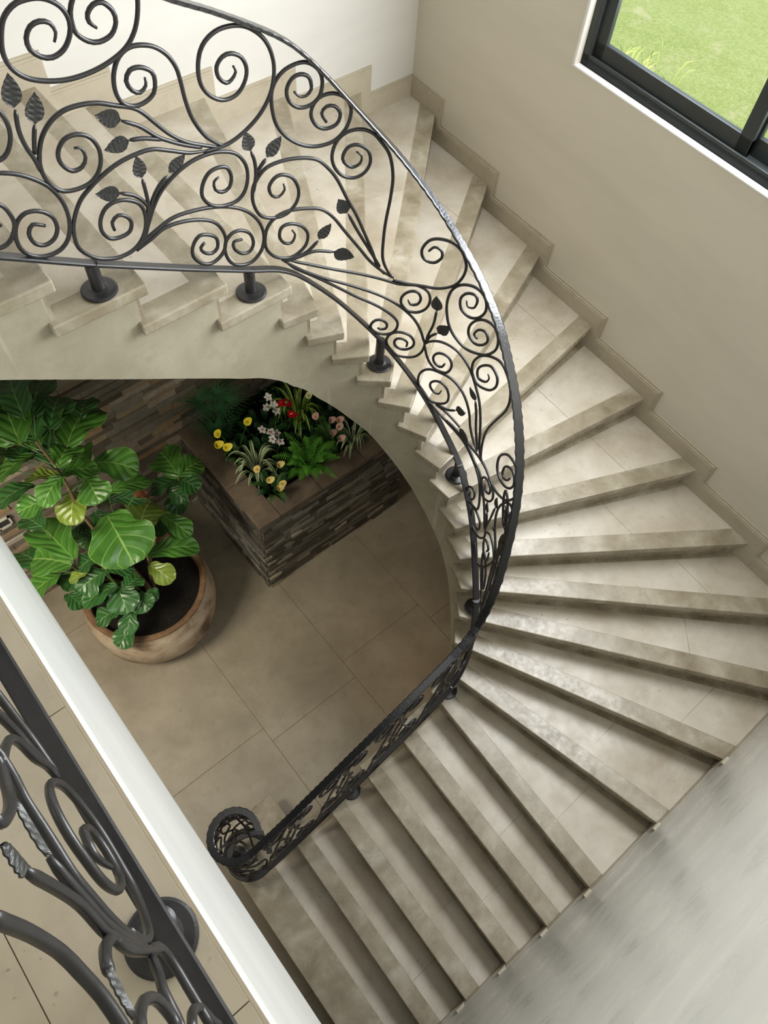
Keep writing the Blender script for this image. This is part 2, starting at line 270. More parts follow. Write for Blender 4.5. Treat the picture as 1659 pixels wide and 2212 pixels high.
R_ = 0.17                                    # riser
D = json.loads(r'''{"plan":[[-0.75,2.066],[-0.2,2.066],[0.3,2.066],[0.596,2.066],[0.9,2.07],[1.181,2.075],[1.4,2.06],[1.6,2.01],[1.771,1.922],[1.91,1.79],[1.985,1.63],[2.002,1.464],[1.955,1.28],[1.885,1.11],[1.81,0.96],[1.735,0.862],[1.64,0.787],[1.52,0.745],[1.36,0.73],[1.1,0.726],[0.706,0.724],[0.3,0.724],[-0.035,0.724]],"strokes":[[[1.445,4.686],[1.456,4.707],[1.448,4.731],[1.424,4.742],[1.397,4.737],[1.379,4.715],[1.379,4.687],[1.399,4.664],[1.428,4.653],[1.463,4.662],[1.489,4.689],[1.499,4.72],[1.49,4.753],[1.465,4.779],[1.43,4.794],[1.383,4.795],[1.347,4.777],[1.327,4.749],[1.312,4.704],[1.317,4.663],[1.345,4.628],[1.394,4.603],[1.456,4.588],[1.524,4.587],[1.583,4.597],[1.631,4.615],[1.663,4.642],[1.684,4.677],[1.697,4.725],[1.692,4.77],[1.667,4.802]],[[1.566,4.686],[1.55,4.705],[1.551,4.725],[1.571,4.741],[1.597,4.74],[1.62,4.714],[1.622,4.685],[1.601,4.659],[1.564,4.652],[1.533,4.663],[1.508,4.689],[1.504,4.715],[1.508,4.742],[1.524,4.769],[1.551,4.794],[1.59,4.805]],[[1.67,4.523],[1.668,4.501],[1.646,4.488],[1.623,4.502],[1.612,4.532],[1.629,4.556],[1.662,4.555],[1.694,4.532],[1.699,4.504],[1.688,4.473],[1.657,4.457],[1.619,4.457],[1.587,4.477],[1.574,4.512],[1.579,4.556],[1.6,4.593],[1.63,4.612],[1.666,4.613],[1.713,4.596],[1.751,4.562],[1.773,4.52],[1.78,4.477],[1.785,4.419],[1.798,4.356],[1.829,4.291],[1.866,4.249],[1.892,4.228]],[[1.964,4.464],[1.971,4.444],[1.953,4.425],[1.932,4.422],[1.91,4.445],[1.907,4.478],[1.931,4.501],[1.963,4.502],[1.997,4.479],[2.01,4.44],[1.996,4.401],[1.963,4.374],[1.916,4.373],[1.873,4.4],[1.847,4.441],[1.844,4.49],[1.86,4.539],[1.893,4.568],[1.942,4.58],[2.005,4.57],[2.057,4.537],[2.09,4.495],[2.106,4.442],[2.104,4.392],[2.085,4.337],[2.045,4.287],[1.992,4.252],[1.936,4.231],[1.89,4.226],[1.819,4.234]],[[1.411,4.406],[1.43,4.397],[1.435,4.367],[1.417,4.344],[1.384,4.344],[1.361,4.375],[1.362,4.41],[1.389,4.439],[1.429,4.441],[1.465,4.417],[1.481,4.371],[1.469,4.323],[1.435,4.291],[1.387,4.284],[1.338,4.297],[1.31,4.332],[1.301,4.377],[1.308,4.417],[1.331,4.464],[1.367,4.498],[1.411,4.515],[1.46,4.515],[1.513,4.503],[1.564,4.478],[1.611,4.455],[1.642,4.427],[1.678,4.378],[1.717,4.33],[1.767,4.287],[1.823,4.255],[1.872,4.23]],[[1.57,4.43],[1.619,4.396],[1.657,4.356],[1.684,4.331],[1.742,4.291],[1.813,4.251]],[[1.58,4.366],[1.624,4.355],[1.683,4.329]],[[1.837,4.232],[1.769,4.25],[1.706,4.282],[1.646,4.311],[1.591,4.317],[1.526,4.312],[1.466,4.294],[1.421,4.273],[1.378,4.244],[1.343,4.194],[1.328,4.149],[1.327,4.097],[1.354,4.051],[1.387,4.022],[1.441,4.0],[1.493,4.0],[1.534,4.022],[1.562,4.065],[1.57,4.115],[1.559,4.155],[1.524,4.184],[1.486,4.196],[1.448,4.188],[1.422,4.157],[1.415,4.117],[1.433,4.081],[1.468,4.069],[1.504,4.074],[1.518,4.104],[1.506,4.131],[1.481,4.147],[1.456,4.132],[1.456,4.102]],[[1.59,4.23],[1.591,4.184],[1.589,4.142],[1.574,4.086],[1.556,4.04]],[[1.677,4.206],[1.643,4.187],[1.609,4.15],[1.588,4.107],[1.574,4.077]],[[1.508,4.216],[1.55,4.189],[1.576,4.156],[1.586,4.13]],[[1.861,4.124],[1.84,4.115],[1.84,4.084],[1.865,4.064],[1.895,4.069],[1.909,4.104],[1.896,4.145],[1.861,4.159],[1.823,4.153],[1.795,4.121],[1.787,4.08],[1.813,4.036],[1.858,4.011],[1.915,4.005],[1.952,4.027],[1.972,4.075],[1.969,4.13],[1.938,4.18],[1.887,4.208],[1.835,4.22],[1.772,4.22],[1.707,4.202],[1.647,4.168],[1.607,4.125],[1.572,4.069],[1.542,4.018],[1.51,3.996]],[[1.509,3.992],[1.567,4.011],[1.625,4.03],[1.688,4.024],[1.75,4.004],[1.803,3.974],[1.836,3.934],[1.852,3.875],[1.834,3.821],[1.784,3.799],[1.737,3.821],[1.71,3.869],[1.718,3.911],[1.748,3.937],[1.785,3.924],[1.815,3.894],[1.813,3.853],[1.786,3.841],[1.754,3.862],[1.746,3.887],[1.766,3.9]],[[1.465,3.995],[1.522,4.009],[1.6,4.037],[1.666,4.053],[1.739,4.045],[1.821,4.023],[1.894,3.99],[1.957,3.943],[2.0,3.879],[2.014,3.81],[1.998,3.752],[1.952,3.718],[1.9,3.727],[1.861,3.758],[1.843,3.811],[1.849,3.856],[1.879,3.883],[1.919,3.879],[1.956,3.847],[1.966,3.8],[1.947,3.77],[1.911,3.777],[1.882,3.813],[1.884,3.844],[1.919,3.838]],[[1.996,4.167],[2.006,4.125],[2.005,4.071],[1.989,4.012]],[[2.052,4.121],[2.027,4.099],[2.008,4.077]],[[2.114,3.998],[2.117,3.973],[2.092,3.953],[2.063,3.968],[2.054,4.006],[2.078,4.034],[2.112,4.037],[2.153,4.009],[2.174,3.954],[2.162,3.903],[2.116,3.868],[2.056,3.874],[2.008,3.906],[1.984,3.966],[1.987,4.022],[2.008,4.056],[2.049,4.086],[2.115,4.091],[2.189,4.08],[2.252,4.056],[2.298,4.008],[2.334,3.951],[2.373,3.863],[2.412,3.782],[2.454,3.675],[2.487,3.588],[2.511,3.512],[2.543,3.469]],[[2.138,3.786],[2.15,3.759],[2.133,3.729],[2.102,3.739],[2.082,3.775],[2.092,3.814],[2.128,3.819],[2.177,3.793],[2.205,3.745],[2.193,3.693],[2.15,3.663],[2.108,3.663],[2.057,3.691],[2.023,3.74],[2.017,3.787],[2.032,3.839],[2.07,3.87],[2.131,3.878],[2.209,3.862],[2.267,3.84],[2.316,3.79],[2.365,3.713],[2.426,3.62],[2.479,3.54],[2.538,3.479],[2.585,3.446]],[[2.25,3.697],[2.202,3.661],[2.15,3.651],[2.087,3.664]],[[2.315,3.622],[2.233,3.65],[2.16,3.647],[2.097,3.65]],[[2.378,3.793],[2.414,3.715],[2.466,3.614],[2.521,3.511]],[[2.08,3.673],[2.129,3.641],[2.184,3.605],[2.335,3.521],[2.566,3.426],[2.627,3.411],[2.689,3.414],[2.783,3.42],[2.854,3.465],[2.889,3.528],[2.897,3.594],[2.869,3.653],[2.823,3.68],[2.762,3.68],[2.72,3.66],[2.695,3.608],[2.71,3.562],[2.752,3.553],[2.783,3.588],[2.779,3.623],[2.747,3.634],[2.725,3.608]],[[2.084,3.663],[2.113,3.633],[2.182,3.565],[2.284,3.487],[2.417,3.408],[2.541,3.338],[2.61,3.292],[2.66,3.249],[2.7,3.206],[2.733,3.149],[2.755,3.088],[2.764,3.061],[2.753,3.003],[2.723,2.962],[2.679,2.948],[2.634,2.958],[2.598,2.999],[2.578,3.045],[2.584,3.087],[2.612,3.111],[2.65,3.114],[2.689,3.098],[2.711,3.061],[2.706,3.028],[2.68,3.004],[2.647,3.003],[2.621,3.024],[2.616,3.054],[2.631,3.072],[2.658,3.07],[2.679,3.05],[2.676,3.023]],[[2.103,3.643],[2.147,3.591],[2.232,3.516],[2.335,3.424],[2.418,3.353],[2.481,3.309],[2.535,3.271],[2.589,3.225],[2.618,3.188],[2.623,3.152],[2.607,3.114],[2.57,3.098],[2.527,3.11],[2.499,3.138],[2.498,3.168],[2.518,3.191],[2.549,3.19],[2.573,3.164],[2.568,3.135],[2.544,3.132],[2.531,3.14]],[[2.66,3.323],[2.673,3.297],[2.704,3.303],[2.717,3.34],[2.698,3.375],[2.661,3.372],[2.632,3.341],[2.63,3.299],[2.66,3.26],[2.704,3.253],[2.744,3.284],[2.76,3.338],[2.744,3.389],[2.699,3.412],[2.658,3.415],[2.584,3.433]],[[2.797,3.289],[2.792,3.206],[2.773,3.123],[2.77,3.075]],[[2.815,3.156],[2.784,3.12],[2.772,3.079]],[[2.929,3.419],[2.939,3.391],[2.971,3.404],[2.981,3.451],[2.964,3.473],[2.924,3.459],[2.899,3.415],[2.911,3.36],[2.958,3.34],[3.005,3.37],[3.033,3.428],[3.023,3.481],[2.988,3.509],[2.939,3.51],[2.885,3.484],[2.848,3.429],[2.84,3.343],[2.864,3.24],[2.91,3.178],[2.981,3.149],[3.076,3.193],[3.14,3.28],[3.145,3.35],[3.104,3.39],[3.044,3.382],[2.996,3.345],[2.968,3.29],[2.975,3.236],[3.017,3.215],[3.062,3.246],[3.082,3.293],[3.058,3.323],[3.019,3.305],[3.0,3.262],[3.023,3.251]],[[2.764,3.061],[2.779,2.997],[2.805,2.944],[2.845,2.916],[2.894,2.925],[2.916,2.969],[2.914,3.007],[2.894,3.034],[2.859,3.04],[2.831,3.027],[2.816,2.994],[2.824,2.962],[2.847,2.946],[2.868,2.952],[2.88,2.981]],[[2.764,3.061],[2.789,3.09],[2.832,3.11],[2.885,3.113],[2.937,3.101],[2.989,3.069],[3.033,3.028],[3.08,2.966],[3.125,2.903],[3.163,2.816],[3.193,2.715],[3.217,2.631],[3.27,2.58]],[[2.888,2.785],[2.876,2.751],[2.85,2.748],[2.825,2.777],[2.824,2.807],[2.846,2.833],[2.88,2.841],[2.916,2.818],[2.934,2.769],[2.928,2.72],[2.895,2.685],[2.85,2.671],[2.802,2.703],[2.765,2.758],[2.756,2.823],[2.772,2.872],[2.81,2.902],[2.871,2.907],[2.93,2.904],[2.99,2.875],[3.037,2.83],[3.077,2.764],[3.108,2.678],[3.159,2.616],[3.204,2.594]],[[3.097,2.882],[3.123,2.814],[3.152,2.712],[3.201,2.61]],[[2.988,2.701],[2.939,2.669],[2.871,2.666]],[[3.038,2.607],[2.982,2.626],[2.928,2.647],[2.871,2.662]],[[2.812,2.663],[2.84,2.651],[2.899,2.606],[2.96,2.578],[3.034,2.56],[3.047,2.564],[3.136,2.559],[3.23,2.58],[3.309,2.587],[3.393,2.575],[3.467,2.593],[3.55,2.655],[3.604,2.74],[3.627,2.816],[3.616,2.88],[3.579,2.918],[3.534,2.936],[3.465,2.91],[3.418,2.857],[3.392,2.791],[3.405,2.723],[3.45,2.699],[3.511,2.721],[3.557,2.769],[3.58,2.826],[3.57,2.867],[3.536,2.882],[3.49,2.854],[3.461,2.808],[3.462,2.757],[3.492,2.753],[3.521,2.786],[3.533,2.822]],[[3.133,3.12],[3.149,3.104],[3.132,3.062],[3.082,3.036],[3.064,3.076],[3.085,3.127],[3.144,3.179],[3.202,3.169],[3.212,3.116],[3.17,3.044],[3.093,2.996],[3.043,3.024],[3.028,3.093],[3.058,3.166],[3.12,3.223],[3.208,3.267],[3.286,3.245],[3.333,3.189],[3.334,3.092],[3.275,2.934],[3.234,2.81],[3.228,2.687],[3.252,2.576]],[[2.912,2.589],[2.99,2.558],[3.081,2.533],[3.152,2.508],[3.225,2.482],[3.281,2.444],[3.324,2.376],[3.35,2.279],[3.34,2.227],[3.289,2.195],[3.241,2.182],[3.213,2.199],[3.208,2.255],[3.235,2.3],[3.274,2.312],[3.288,2.276],[3.271,2.221],[3.242,2.219],[3.244,2.256]],[[2.948,2.588],[3.029,2.566],[3.12,2.539],[3.204,2.504],[3.26,2.499],[3.32,2.457],[3.359,2.406],[3.416,2.326],[3.465,2.229]],[[3.344,2.492],[3.366,2.461],[3.404,2.486],[3.406,2.532],[3.374,2.547],[3.328,2.527],[3.307,2.481],[3.322,2.417],[3.365,2.393],[3.426,2.444],[3.45,2.514],[3.425,2.561],[3.385,2.574]],[[3.497,2.49],[3.49,2.389],[3.475,2.246]],[[3.441,2.354],[3.462,2.307],[3.478,2.239]],[[2.174,4.325],[2.19,4.306],[2.215,4.3],[2.237,4.319],[2.23,4.359],[2.201,4.376],[2.168,4.369],[2.147,4.336],[2.155,4.295],[2.188,4.267],[2.231,4.265],[2.266,4.289],[2.277,4.338],[2.263,4.379],[2.227,4.408],[2.186,4.413],[2.136,4.399],[2.1,4.363],[2.089,4.313],[2.099,4.238],[2.135,4.177],[2.191,4.131],[2.253,4.109],[2.316,4.115],[2.36,4.151],[2.38,4.2],[2.377,4.242],[2.35,4.275],[2.308,4.291],[2.266,4.285],[2.24,4.259],[2.234,4.223],[2.255,4.184],[2.29,4.168],[2.329,4.178],[2.342,4.214],[2.321,4.244],[2.291,4.248],[2.273,4.227],[2.29,4.192]],[[2.405,4.059],[2.426,4.038],[2.42,4.01],[2.389,3.998],[2.357,4.025],[2.354,4.053],[2.374,4.082],[2.409,4.086],[2.449,4.059],[2.46,4.011],[2.439,3.969],[2.399,3.952],[2.353,3.968],[2.32,4.012],[2.311,4.061],[2.329,4.112],[2.368,4.141],[2.42,4.145],[2.464,4.126],[2.495,4.092],[2.532,4.035],[2.55,3.948],[2.547,3.856],[2.535,3.748],[2.53,3.668],[2.531,3.561],[2.55,3.498],[2.578,3.449]],[[1.291,4.56],[1.281,4.509],[1.283,4.461],[1.294,4.415],[1.298,4.378]],[[1.326,4.506],[1.312,4.471],[1.299,4.431]],[[1.201,4.624],[1.229,4.603],[1.252,4.567],[1.259,4.53],[1.252,4.493],[1.23,4.461],[1.206,4.45],[1.175,4.455],[1.162,4.487],[1.182,4.519],[1.206,4.517]],[[1.136,4.408],[1.166,4.417],[1.192,4.415],[1.237,4.392],[1.279,4.356],[1.309,4.317],[1.329,4.257],[1.327,4.193],[1.306,4.142],[1.27,4.116],[1.224,4.116],[1.185,4.136],[1.162,4.173],[1.163,4.219],[1.183,4.259],[1.215,4.276],[1.254,4.265],[1.283,4.233],[1.286,4.191],[1.266,4.161],[1.233,4.153],[1.206,4.173],[1.201,4.21],[1.221,4.233],[1.254,4.214]],[[1.124,4.347],[1.158,4.329],[1.172,4.295],[1.173,4.255],[1.149,4.217],[1.119,4.203],[1.083,4.212],[1.07,4.247],[1.084,4.281],[1.115,4.29],[1.137,4.268]],[[3.575,2.673],[3.532,2.568],[3.526,2.47],[3.557,2.385],[3.616,2.311],[3.687,2.269],[3.739,2.326]],[[3.603,2.588],[3.634,2.563],[3.67,2.597],[3.663,2.645],[3.621,2.649],[3.588,2.61],[3.587,2.561],[3.623,2.533],[3.667,2.543],[3.704,2.586]],[[3.575,2.673],[3.623,2.715],[3.665,2.723]],[[3.679,2.415],[3.674,2.464],[3.703,2.517],[3.74,2.505],[3.729,2.419],[3.679,2.354],[3.644,2.387],[3.646,2.461],[3.681,2.545]],[[3.36,2.102],[3.394,2.108],[3.418,2.136],[3.412,2.188],[3.365,2.209],[3.312,2.195],[3.307,2.127],[3.34,2.068],[3.397,2.062],[3.454,2.103],[3.491,2.18],[3.478,2.239]],[[3.485,2.226],[3.534,2.275],[3.591,2.265],[3.64,2.231],[3.67,2.184],[3.681,2.072]],[[3.553,2.119],[3.566,2.169],[3.534,2.188],[3.499,2.164],[3.514,2.1],[3.56,2.053],[3.591,2.092],[3.582,2.16]]],"leaves":[[1.289,4.564,1.306,4.65,0.026],[1.326,4.506,1.355,4.585,0.026],[1.57,4.431,1.498,4.471,0.027],[1.58,4.366,1.497,4.364,0.025],[1.588,4.233,1.589,4.31,0.023],[1.683,4.212,1.75,4.251,0.023],[1.509,4.215,1.432,4.244,0.025],[1.994,4.168,1.982,4.243,0.025],[2.054,4.123,2.117,4.182,0.026],[2.373,3.797,2.337,3.868,0.029],[2.25,3.703,2.306,3.762,0.025],[2.315,3.62,2.407,3.572,0.031],[2.799,3.289,2.786,3.375,0.027],[2.818,3.157,2.869,3.226,0.03],[3.097,2.882,3.042,2.934,0.023],[2.987,2.709,3.052,2.739,0.03],[3.034,2.598,3.116,2.563,0.027],[3.502,2.496,3.483,2.568,0.022],[3.441,2.353,3.414,2.416,0.021],[3.533,2.362,3.552,2.344,0.01]],"gs":[[[0.167,5.203],[0.165,5.189],[0.158,5.14],[0.144,5.092],[0.126,5.067],[0.105,5.044],[0.08,5.034],[0.068,5.03]],[[0.22,5.066],[0.21,4.996],[0.197,4.944],[0.173,4.913],[0.166,4.891],[0.159,4.826],[0.156,4.753]],[[0.249,4.963],[0.226,4.942],[0.205,4.915],[0.183,4.886],[0.166,4.832],[0.16,4.754]],[[0.373,4.933],[0.406,4.885],[0.439,4.826],[0.447,4.781],[0.435,4.744],[0.437,4.686],[0.422,4.668]],[[0.553,4.756],[0.539,4.739],[0.515,4.718],[0.488,4.69],[0.453,4.672],[0.434,4.659]],[[0.486,4.826],[0.482,4.809],[0.47,4.767],[0.452,4.739],[0.441,4.699]],[[0.394,4.933],[0.384,4.926],[0.354,4.922],[0.323,4.929],[0.298,4.921],[0.268,4.913],[0.238,4.906],[0.211,4.878],[0.188,4.847],[0.17,4.801],[0.162,4.75]],[[0.278,4.667],[0.281,4.707],[0.291,4.732],[0.318,4.715],[0.331,4.702],[0.339,4.661],[0.325,4.635],[0.295,4.631],[0.268,4.643],[0.246,4.684],[0.237,4.731],[0.245,4.775],[0.271,4.798],[0.3,4.813],[0.337,4.807],[0.372,4.778],[0.399,4.729],[0.411,4.664],[0.398,4.621],[0.368,4.59],[0.335,4.579],[0.287,4.583],[0.252,4.591],[0.213,4.627],[0.182,4.673],[0.168,4.717],[0.168,4.748],[0.177,4.787]],[[0.375,4.956],[0.365,4.948],[0.344,4.962],[0.315,4.984],[0.293,5.012],[0.276,5.045],[0.27,5.063],[0.272,5.076]],[[0.166,4.891],[0.152,4.941],[0.135,4.971],[0.125,4.977]],[[0.164,4.886],[0.152,4.842],[0.153,4.747],[0.157,4.668]],[[0.148,4.745],[0.127,4.76],[0.1,4.796],[0.073,4.806],[0.056,4.819]],[[0.154,4.743],[0.16,4.66],[0.137,4.63],[0.104,4.63],[0.072,4.63],[0.051,4.633]],[[0.064,4.987],[0.076,4.972],[0.086,4.949],[0.096,4.906],[0.096,4.855],[0.082,4.832],[0.067,4.826],[0.052,4.842]],[[0.056,4.756],[0.066,4.725],[0.075,4.684],[0.074,4.625],[0.058,4.603],[0.046,4.564]]],"gl":[[0.22,5.066,0.24,5.099,0.012],[0.247,4.97,0.314,4.98,0.007],[0.13,4.982,0.081,4.991,0.006]],"fig":[[0.414,2.938,1.45,0.37,2.544,1.41,0.178,0],[0.534,2.81,1.3,0.72,2.988,1.26,0.136,1],[0.486,2.643,1.25,0.793,2.51,1.21,0.083,0],[0.716,2.817,1.3,0.786,2.587,1.26,0.071,0],[0.959,2.981,1.35,0.975,3.262,1.31,0.108,0],[0.959,2.981,1.35,1.154,3.025,1.31,0.074,0],[0.964,3.044,1.25,1.039,2.894,1.21,0.077,2],[0.96,3.038,1.25,0.759,3.075,1.21,0.074,2],[0.955,3.062,1.15,0.826,2.867,1.11,0.073,2],[0.507,3.12,1.75,0.705,2.938,1.71,0.098,0],[0.491,3.05,1.5,0.766,2.987,1.46,0.061,0],[0.459,3.088,1.4,0.69,2.942,1.36,0.044,2],[0.415,3.006,1.8,0.395,2.828,1.76,0.091,0],[0.306,3.052,1.9,0.487,2.978,1.86,0.072,0],[0.283,2.997,1.95,0.125,3.137,1.91,0.054,1],[0.287,2.952,2.0,0.106,2.861,1.96,0.062,0],[0.168,2.999,1.8,-0.022,3.065,1.76,0.064,0],[0.329,3.111,1.6,0.197,2.931,1.56,0.091,1],[0.232,3.233,1.95,0.399,3.11,1.91,0.068,2],[0.303,3.057,1.95,0.467,3.207,1.91,0.084,0],[0.415,3.162,1.96,0.68,3.396,1.92,0.142,0],[0.239,3.139,2.1,0.504,3.404,2.06,0.12,0],[0.186,2.991,2.37,0.264,3.394,2.33,0.138,0],[0.229,3.191,2.0,-0.008,3.183,1.96,0.074,0],[0.141,3.122,1.85,-0.086,3.143,1.81,0.086,2],[0.275,3.072,2.45,0.34,3.396,2.41,0.111,2],[0.329,3.159,2.32,0.491,3.407,2.28,0.102,2],[0.376,3.169,2.15,0.537,3.392,2.11,0.106,2],[0.575,3.272,2.0,0.685,3.414,1.96,0.093,2],[0.094,2.811,1.4,0.04,3.216,1.36,0.123,0],[0.071,2.881,1.25,-0.103,3.098,1.21,0.119,0],[-0.054,3.012,1.1,-0.16,3.299,1.06,0.106,2],[-0.02,2.962,1.1,-0.244,2.959,1.06,0.086,0],[0.238,2.862,1.2,0.092,2.884,1.16,0.061,2],[0.213,2.827,1.05,0.013,2.825,1.01,0.089,2],[0.206,2.833,1.1,0.381,2.705,1.06,0.061,2],[0.236,2.724,0.98,-0.012,2.761,0.94,0.079,2],[0.255,2.657,1.0,0.393,2.702,0.96,0.068,2],[0.246,2.769,0.92,0.195,2.552,0.88,0.093,2],[0.172,2.627,0.85,-0.008,2.656,0.81,0.063,2],[0.294,2.659,0.85,0.327,2.519,0.81,0.072,2],[0.359,2.624,0.85,0.43,2.567,0.81,0.046,2],[0.236,2.604,0.8,0.113,2.476,0.76,0.058,2],[0.18,2.531,0.72,0.027,2.464,0.68,0.072,2],[0.492,2.77,0.9,0.563,2.581,0.86,0.07,1],[0.616,2.929,1.5,0.696,2.907,1.46,0.034,3],[0.123,2.834,1.15,-0.002,2.863,1.11,0.034,1],[0.218,2.759,1.2,0.321,2.808,1.16,0.043,1],[0.204,3.197,2.12,0.135,3.281,2.08,0.026,1],[0.315,3.069,1.2,0.19,2.998,1.16,0.064,2],[0.265,2.977,1.2,0.287,2.858,1.16,0.053,2],[0.06,3.043,0.95,0.055,2.892,0.91,0.081,2],[0.648,2.799,1.1,0.694,2.98,1.06,0.096,2],[0.33,3.198,1.1,0.22,3.11,1.06,0.051,2],[-0.059,3.054,0.95,0.035,2.924,0.91,0.065,2],[-0.001,2.862,0.9,0.148,2.948,0.86,0.073,2],[0.222,3.413,2.0,0.084,3.399,1.96,0.075,0],[0.329,3.185,1.99,0.296,3.404,1.95,0.099,2],[0.487,3.195,1.7,0.475,3.372,1.66,0.088,0],[0.203,3.177,2.17,0.146,3.408,2.13,0.125,0],[0.178,3.187,1.98,0.142,3.404,1.94,0.113,2],[0.102,3.198,1.93,0.059,3.404,1.89,0.109,0],[0.291,3.143,2.15,0.288,3.397,2.11,0.114,2],[0.551,3.398,1.89,0.58,3.282,1.85,0.065,2],[0.05,3.058,1.5,-0.0,3.236,1.46,0.079,2],[0.372,3.117,1.3,0.387,2.987,1.26,0.061,2],[0.156,3.095,1.2,0.299,3.095,1.16,0.059,2],[-0.057,2.922,0.9,-0.017,2.786,0.86,0.067,2],[0.073,2.872,0.92,0.131,2.722,0.88,0.072,2],[0.279,2.88,1.0,0.422,2.853,0.96,0.065,2],[0.635,2.891,1.15,0.521,2.824,1.11,0.066,2],[0.874,3.047,1.2,0.928,2.906,1.16,0.066,2]],"plants":{"cycad":[1.459,3.35,1.45],"yellow":[[1.393,3.156,1.3],[1.311,3.073,1.32],[1.367,3.03,1.3],[1.64,3.16,1.25],[1.527,3.315,1.2]],"amber":[[1.455,2.765,1.25],[1.602,2.741,1.2],[1.478,2.675,1.2],[1.556,2.616,1.15],[1.476,2.575,1.2]],"stripe":[1.504,2.883,1.25],"fern":[1.836,2.685,1.25],"orchA":[[1.784,3.081,1.5],[1.793,3.033,1.46],[1.79,2.996,1.42],[1.742,3.049,1.45]],"orchAb":[1.821,3.136,1.05],"orchB":[[1.621,2.935,1.4],[1.663,2.894,1.38],[1.645,2.85,1.36],[1.687,2.816,1.33],[1.702,2.88,1.35]],"anth":[[1.923,3.063,1.35],[1.909,2.986,1.3]],"drac":[2.033,3.089,1.35],"pink":[[2.047,2.861,1.3],[2.106,2.787,1.28],[2.156,2.74,1.3],[2.125,2.685,1.3],[2.049,2.703,1.25],[2.101,2.659,1.2]],"stripe2":[2.221,2.641,1.25],"fern2":[2.115,2.769,1.2],"white":[[2.103,3.016,1.35]]}}''')

# ------------------------------------------------------------------ plan of the stair
def rx(y): return 3.345 + (y - 1.17) * 0.0454          # right wall plane (x at y)
def ly(x): return 3.600 + (x - 1.4) * 0.0176           # left wall plane (y at x)
FY = -0.612                                             # near wall plane
inner_ctrl = [(-.30, 1.99), (-.14, 1.995), (.16, 2.0), (.448, 2.0), (.739, 2.0), (1.045, 2.005), (1.32, 2.008), (1.451, 1.985), (1.556, 1.938), (1.664, 1.876), (1.744, 1.796),
              (1.815, 1.706), (1.852, 1.598), (1.868, 1.481), (1.868, 1.376), (1.848, 1.266), (1.812, 1.150), (1.752, 1.036), (1.68, .945), (1.612, .885),
              (1.50, .835), (1.35, .812), (1.1, .805), (.8, .80), (.5, .80), (.2, .80), (-.17, .80)]
INN = [Vector((p[0], p[1], 0)) for p in spline([(*p, 0) for p in inner_ctrl], 0.012)]
def cross2(a, b): return a[0] * b[1] - a[1] * b[0]
def hit_inner(A, B):
    """where the infinite line A-B crosses the inner curve (nearest to A)"""
    d = (B[0] - A[0], B[1] - A[1]); best = None
    for i in range(len(INN) - 1):
        p, q = INN[i], INN[i + 1]; e = (q.x - p.x, q.y - p.y); den = cross2(d, e)
        if abs(den) < 1e-12: continue
        ap = (p.x - A[0], p.y - A[1]); t = cross2(ap, e) / den; u = cross2(ap, d) / den
        if -1e-6 <= u <= 1 + 1e-6 and (best is None or abs(t) < abs(best[0])): best = (t, i + u)
    return best
FL = {2: ((.2355, .75), (.216, -.54)), 3: ((.522, .75), (.497, -.59)), 4: ((.819, .75), (.785, -.595)), 5: ((1.108, .75), (1.071, -.60)), 6: ((1.4115, .75), (1.364, -.607)),
      7: ((1.545, .782), (1.871, -.612)), 8: ((1.674, .814), (2.383, -.615)), 9: ((1.817, .826), (2.833, -.505)), 10: ((1.943, .890), (3.104, -.212)),
      11: ((1.819, 1.155), (3.306, .129)), 12: ((1.848, 1.268), (3.312, .654)), 13: ((1.869, 1.378), (3.34, 1.17)), 14: ((1.868, 1.481), (3.366, 1.704)), 15: ((1.854, 1.599), (3.38, 2.24)),
      16: ((1.815, 1.708), (3.40, 2.79)), 17: ((1.744, 1.796), (3.444, 3.377)), 18: ((1.664, 1.876), (2.927, 3.505)), 19: ((1.556, 1.935), (2.447, 3.619)), 20: ((1.451, 1.985), (1.909, 3.601)),
      21: ((1.336, 2.002), (1.36, 3.583)), 22: ((1.045, 2.01), (1.058, 3.59)), 23: ((.739, 2.0), (.755, 3.59)), 24: ((.448, 2.0), (.46, 3.59)), 25: ((.157, 2.0), (.165, 3.59)), 26: ((-.13, 2.0), (-.125, 3.57))}
def outer_hit(A, B):
    d = (B[0] - A[0], B[1] - A[1]); L = []
    for (p, q) in (((-1, FY), (3.6, FY)), ((rx(-1), -1), (rx(4.2), 4.2)), ((-1, ly(-1)), (3.7, ly(3.7)))):
        e = (q[0] - p[0], q[1] - p[1]); den = cross2(d, e)
        if abs(den) < 1e-12: continue
        t = cross2((p[0] - A[0], p[1] - A[1]), e) / den
        if t > 0: L.append(t)
    t = min(L); return (A[0] + d[0] * t, A[1] + d[1] * t)
NOSEL = {}
for i, (A, B) in FL.items():
    t, k = hit_inner(A, B); P = (A[0] + (B[0] - A[0]) * t, A[1] + (B[1] - A[1]) * t)
    NOSEL[i] = (Vector((*P, 0)), Vector((*outer_hit(P, B), 0)), k)
def inner_at(k):
    k = max(0, min(len(INN) - 1.001, k)); i = int(k); return INN[i].lerp(INN[i + 1], k - i)
def inner_norm(k):
    a = inner_at(k - 3); b = inner_at(k + 3); t = (b - a).normalized(); return Vector((t.y, -t.x, 0)) # towards the open well or away, fixed below
def into(k):                                  # unit vector from the well into the stair
    n = inner_norm(k); p = inner_at(k); return n if (p + n * .1 - Vector((.9, 1.4, 0))).length > (p - n * .1 - Vector((.9, 1.4, 0))).length else -n
C17 = Vector((rx(3.64), ly(3.44), 0)); C9 = Vector((rx(FY), FY, 0))
def outer_path(i):                            # wall side of step i, from its nosing to the next
    a, b = NOSEL[i][1], NOSEL[i + 1][1]
    if i == 17: return [a, C17, b]
    if i == 9: return [a, C9, b]
    return [a, b]
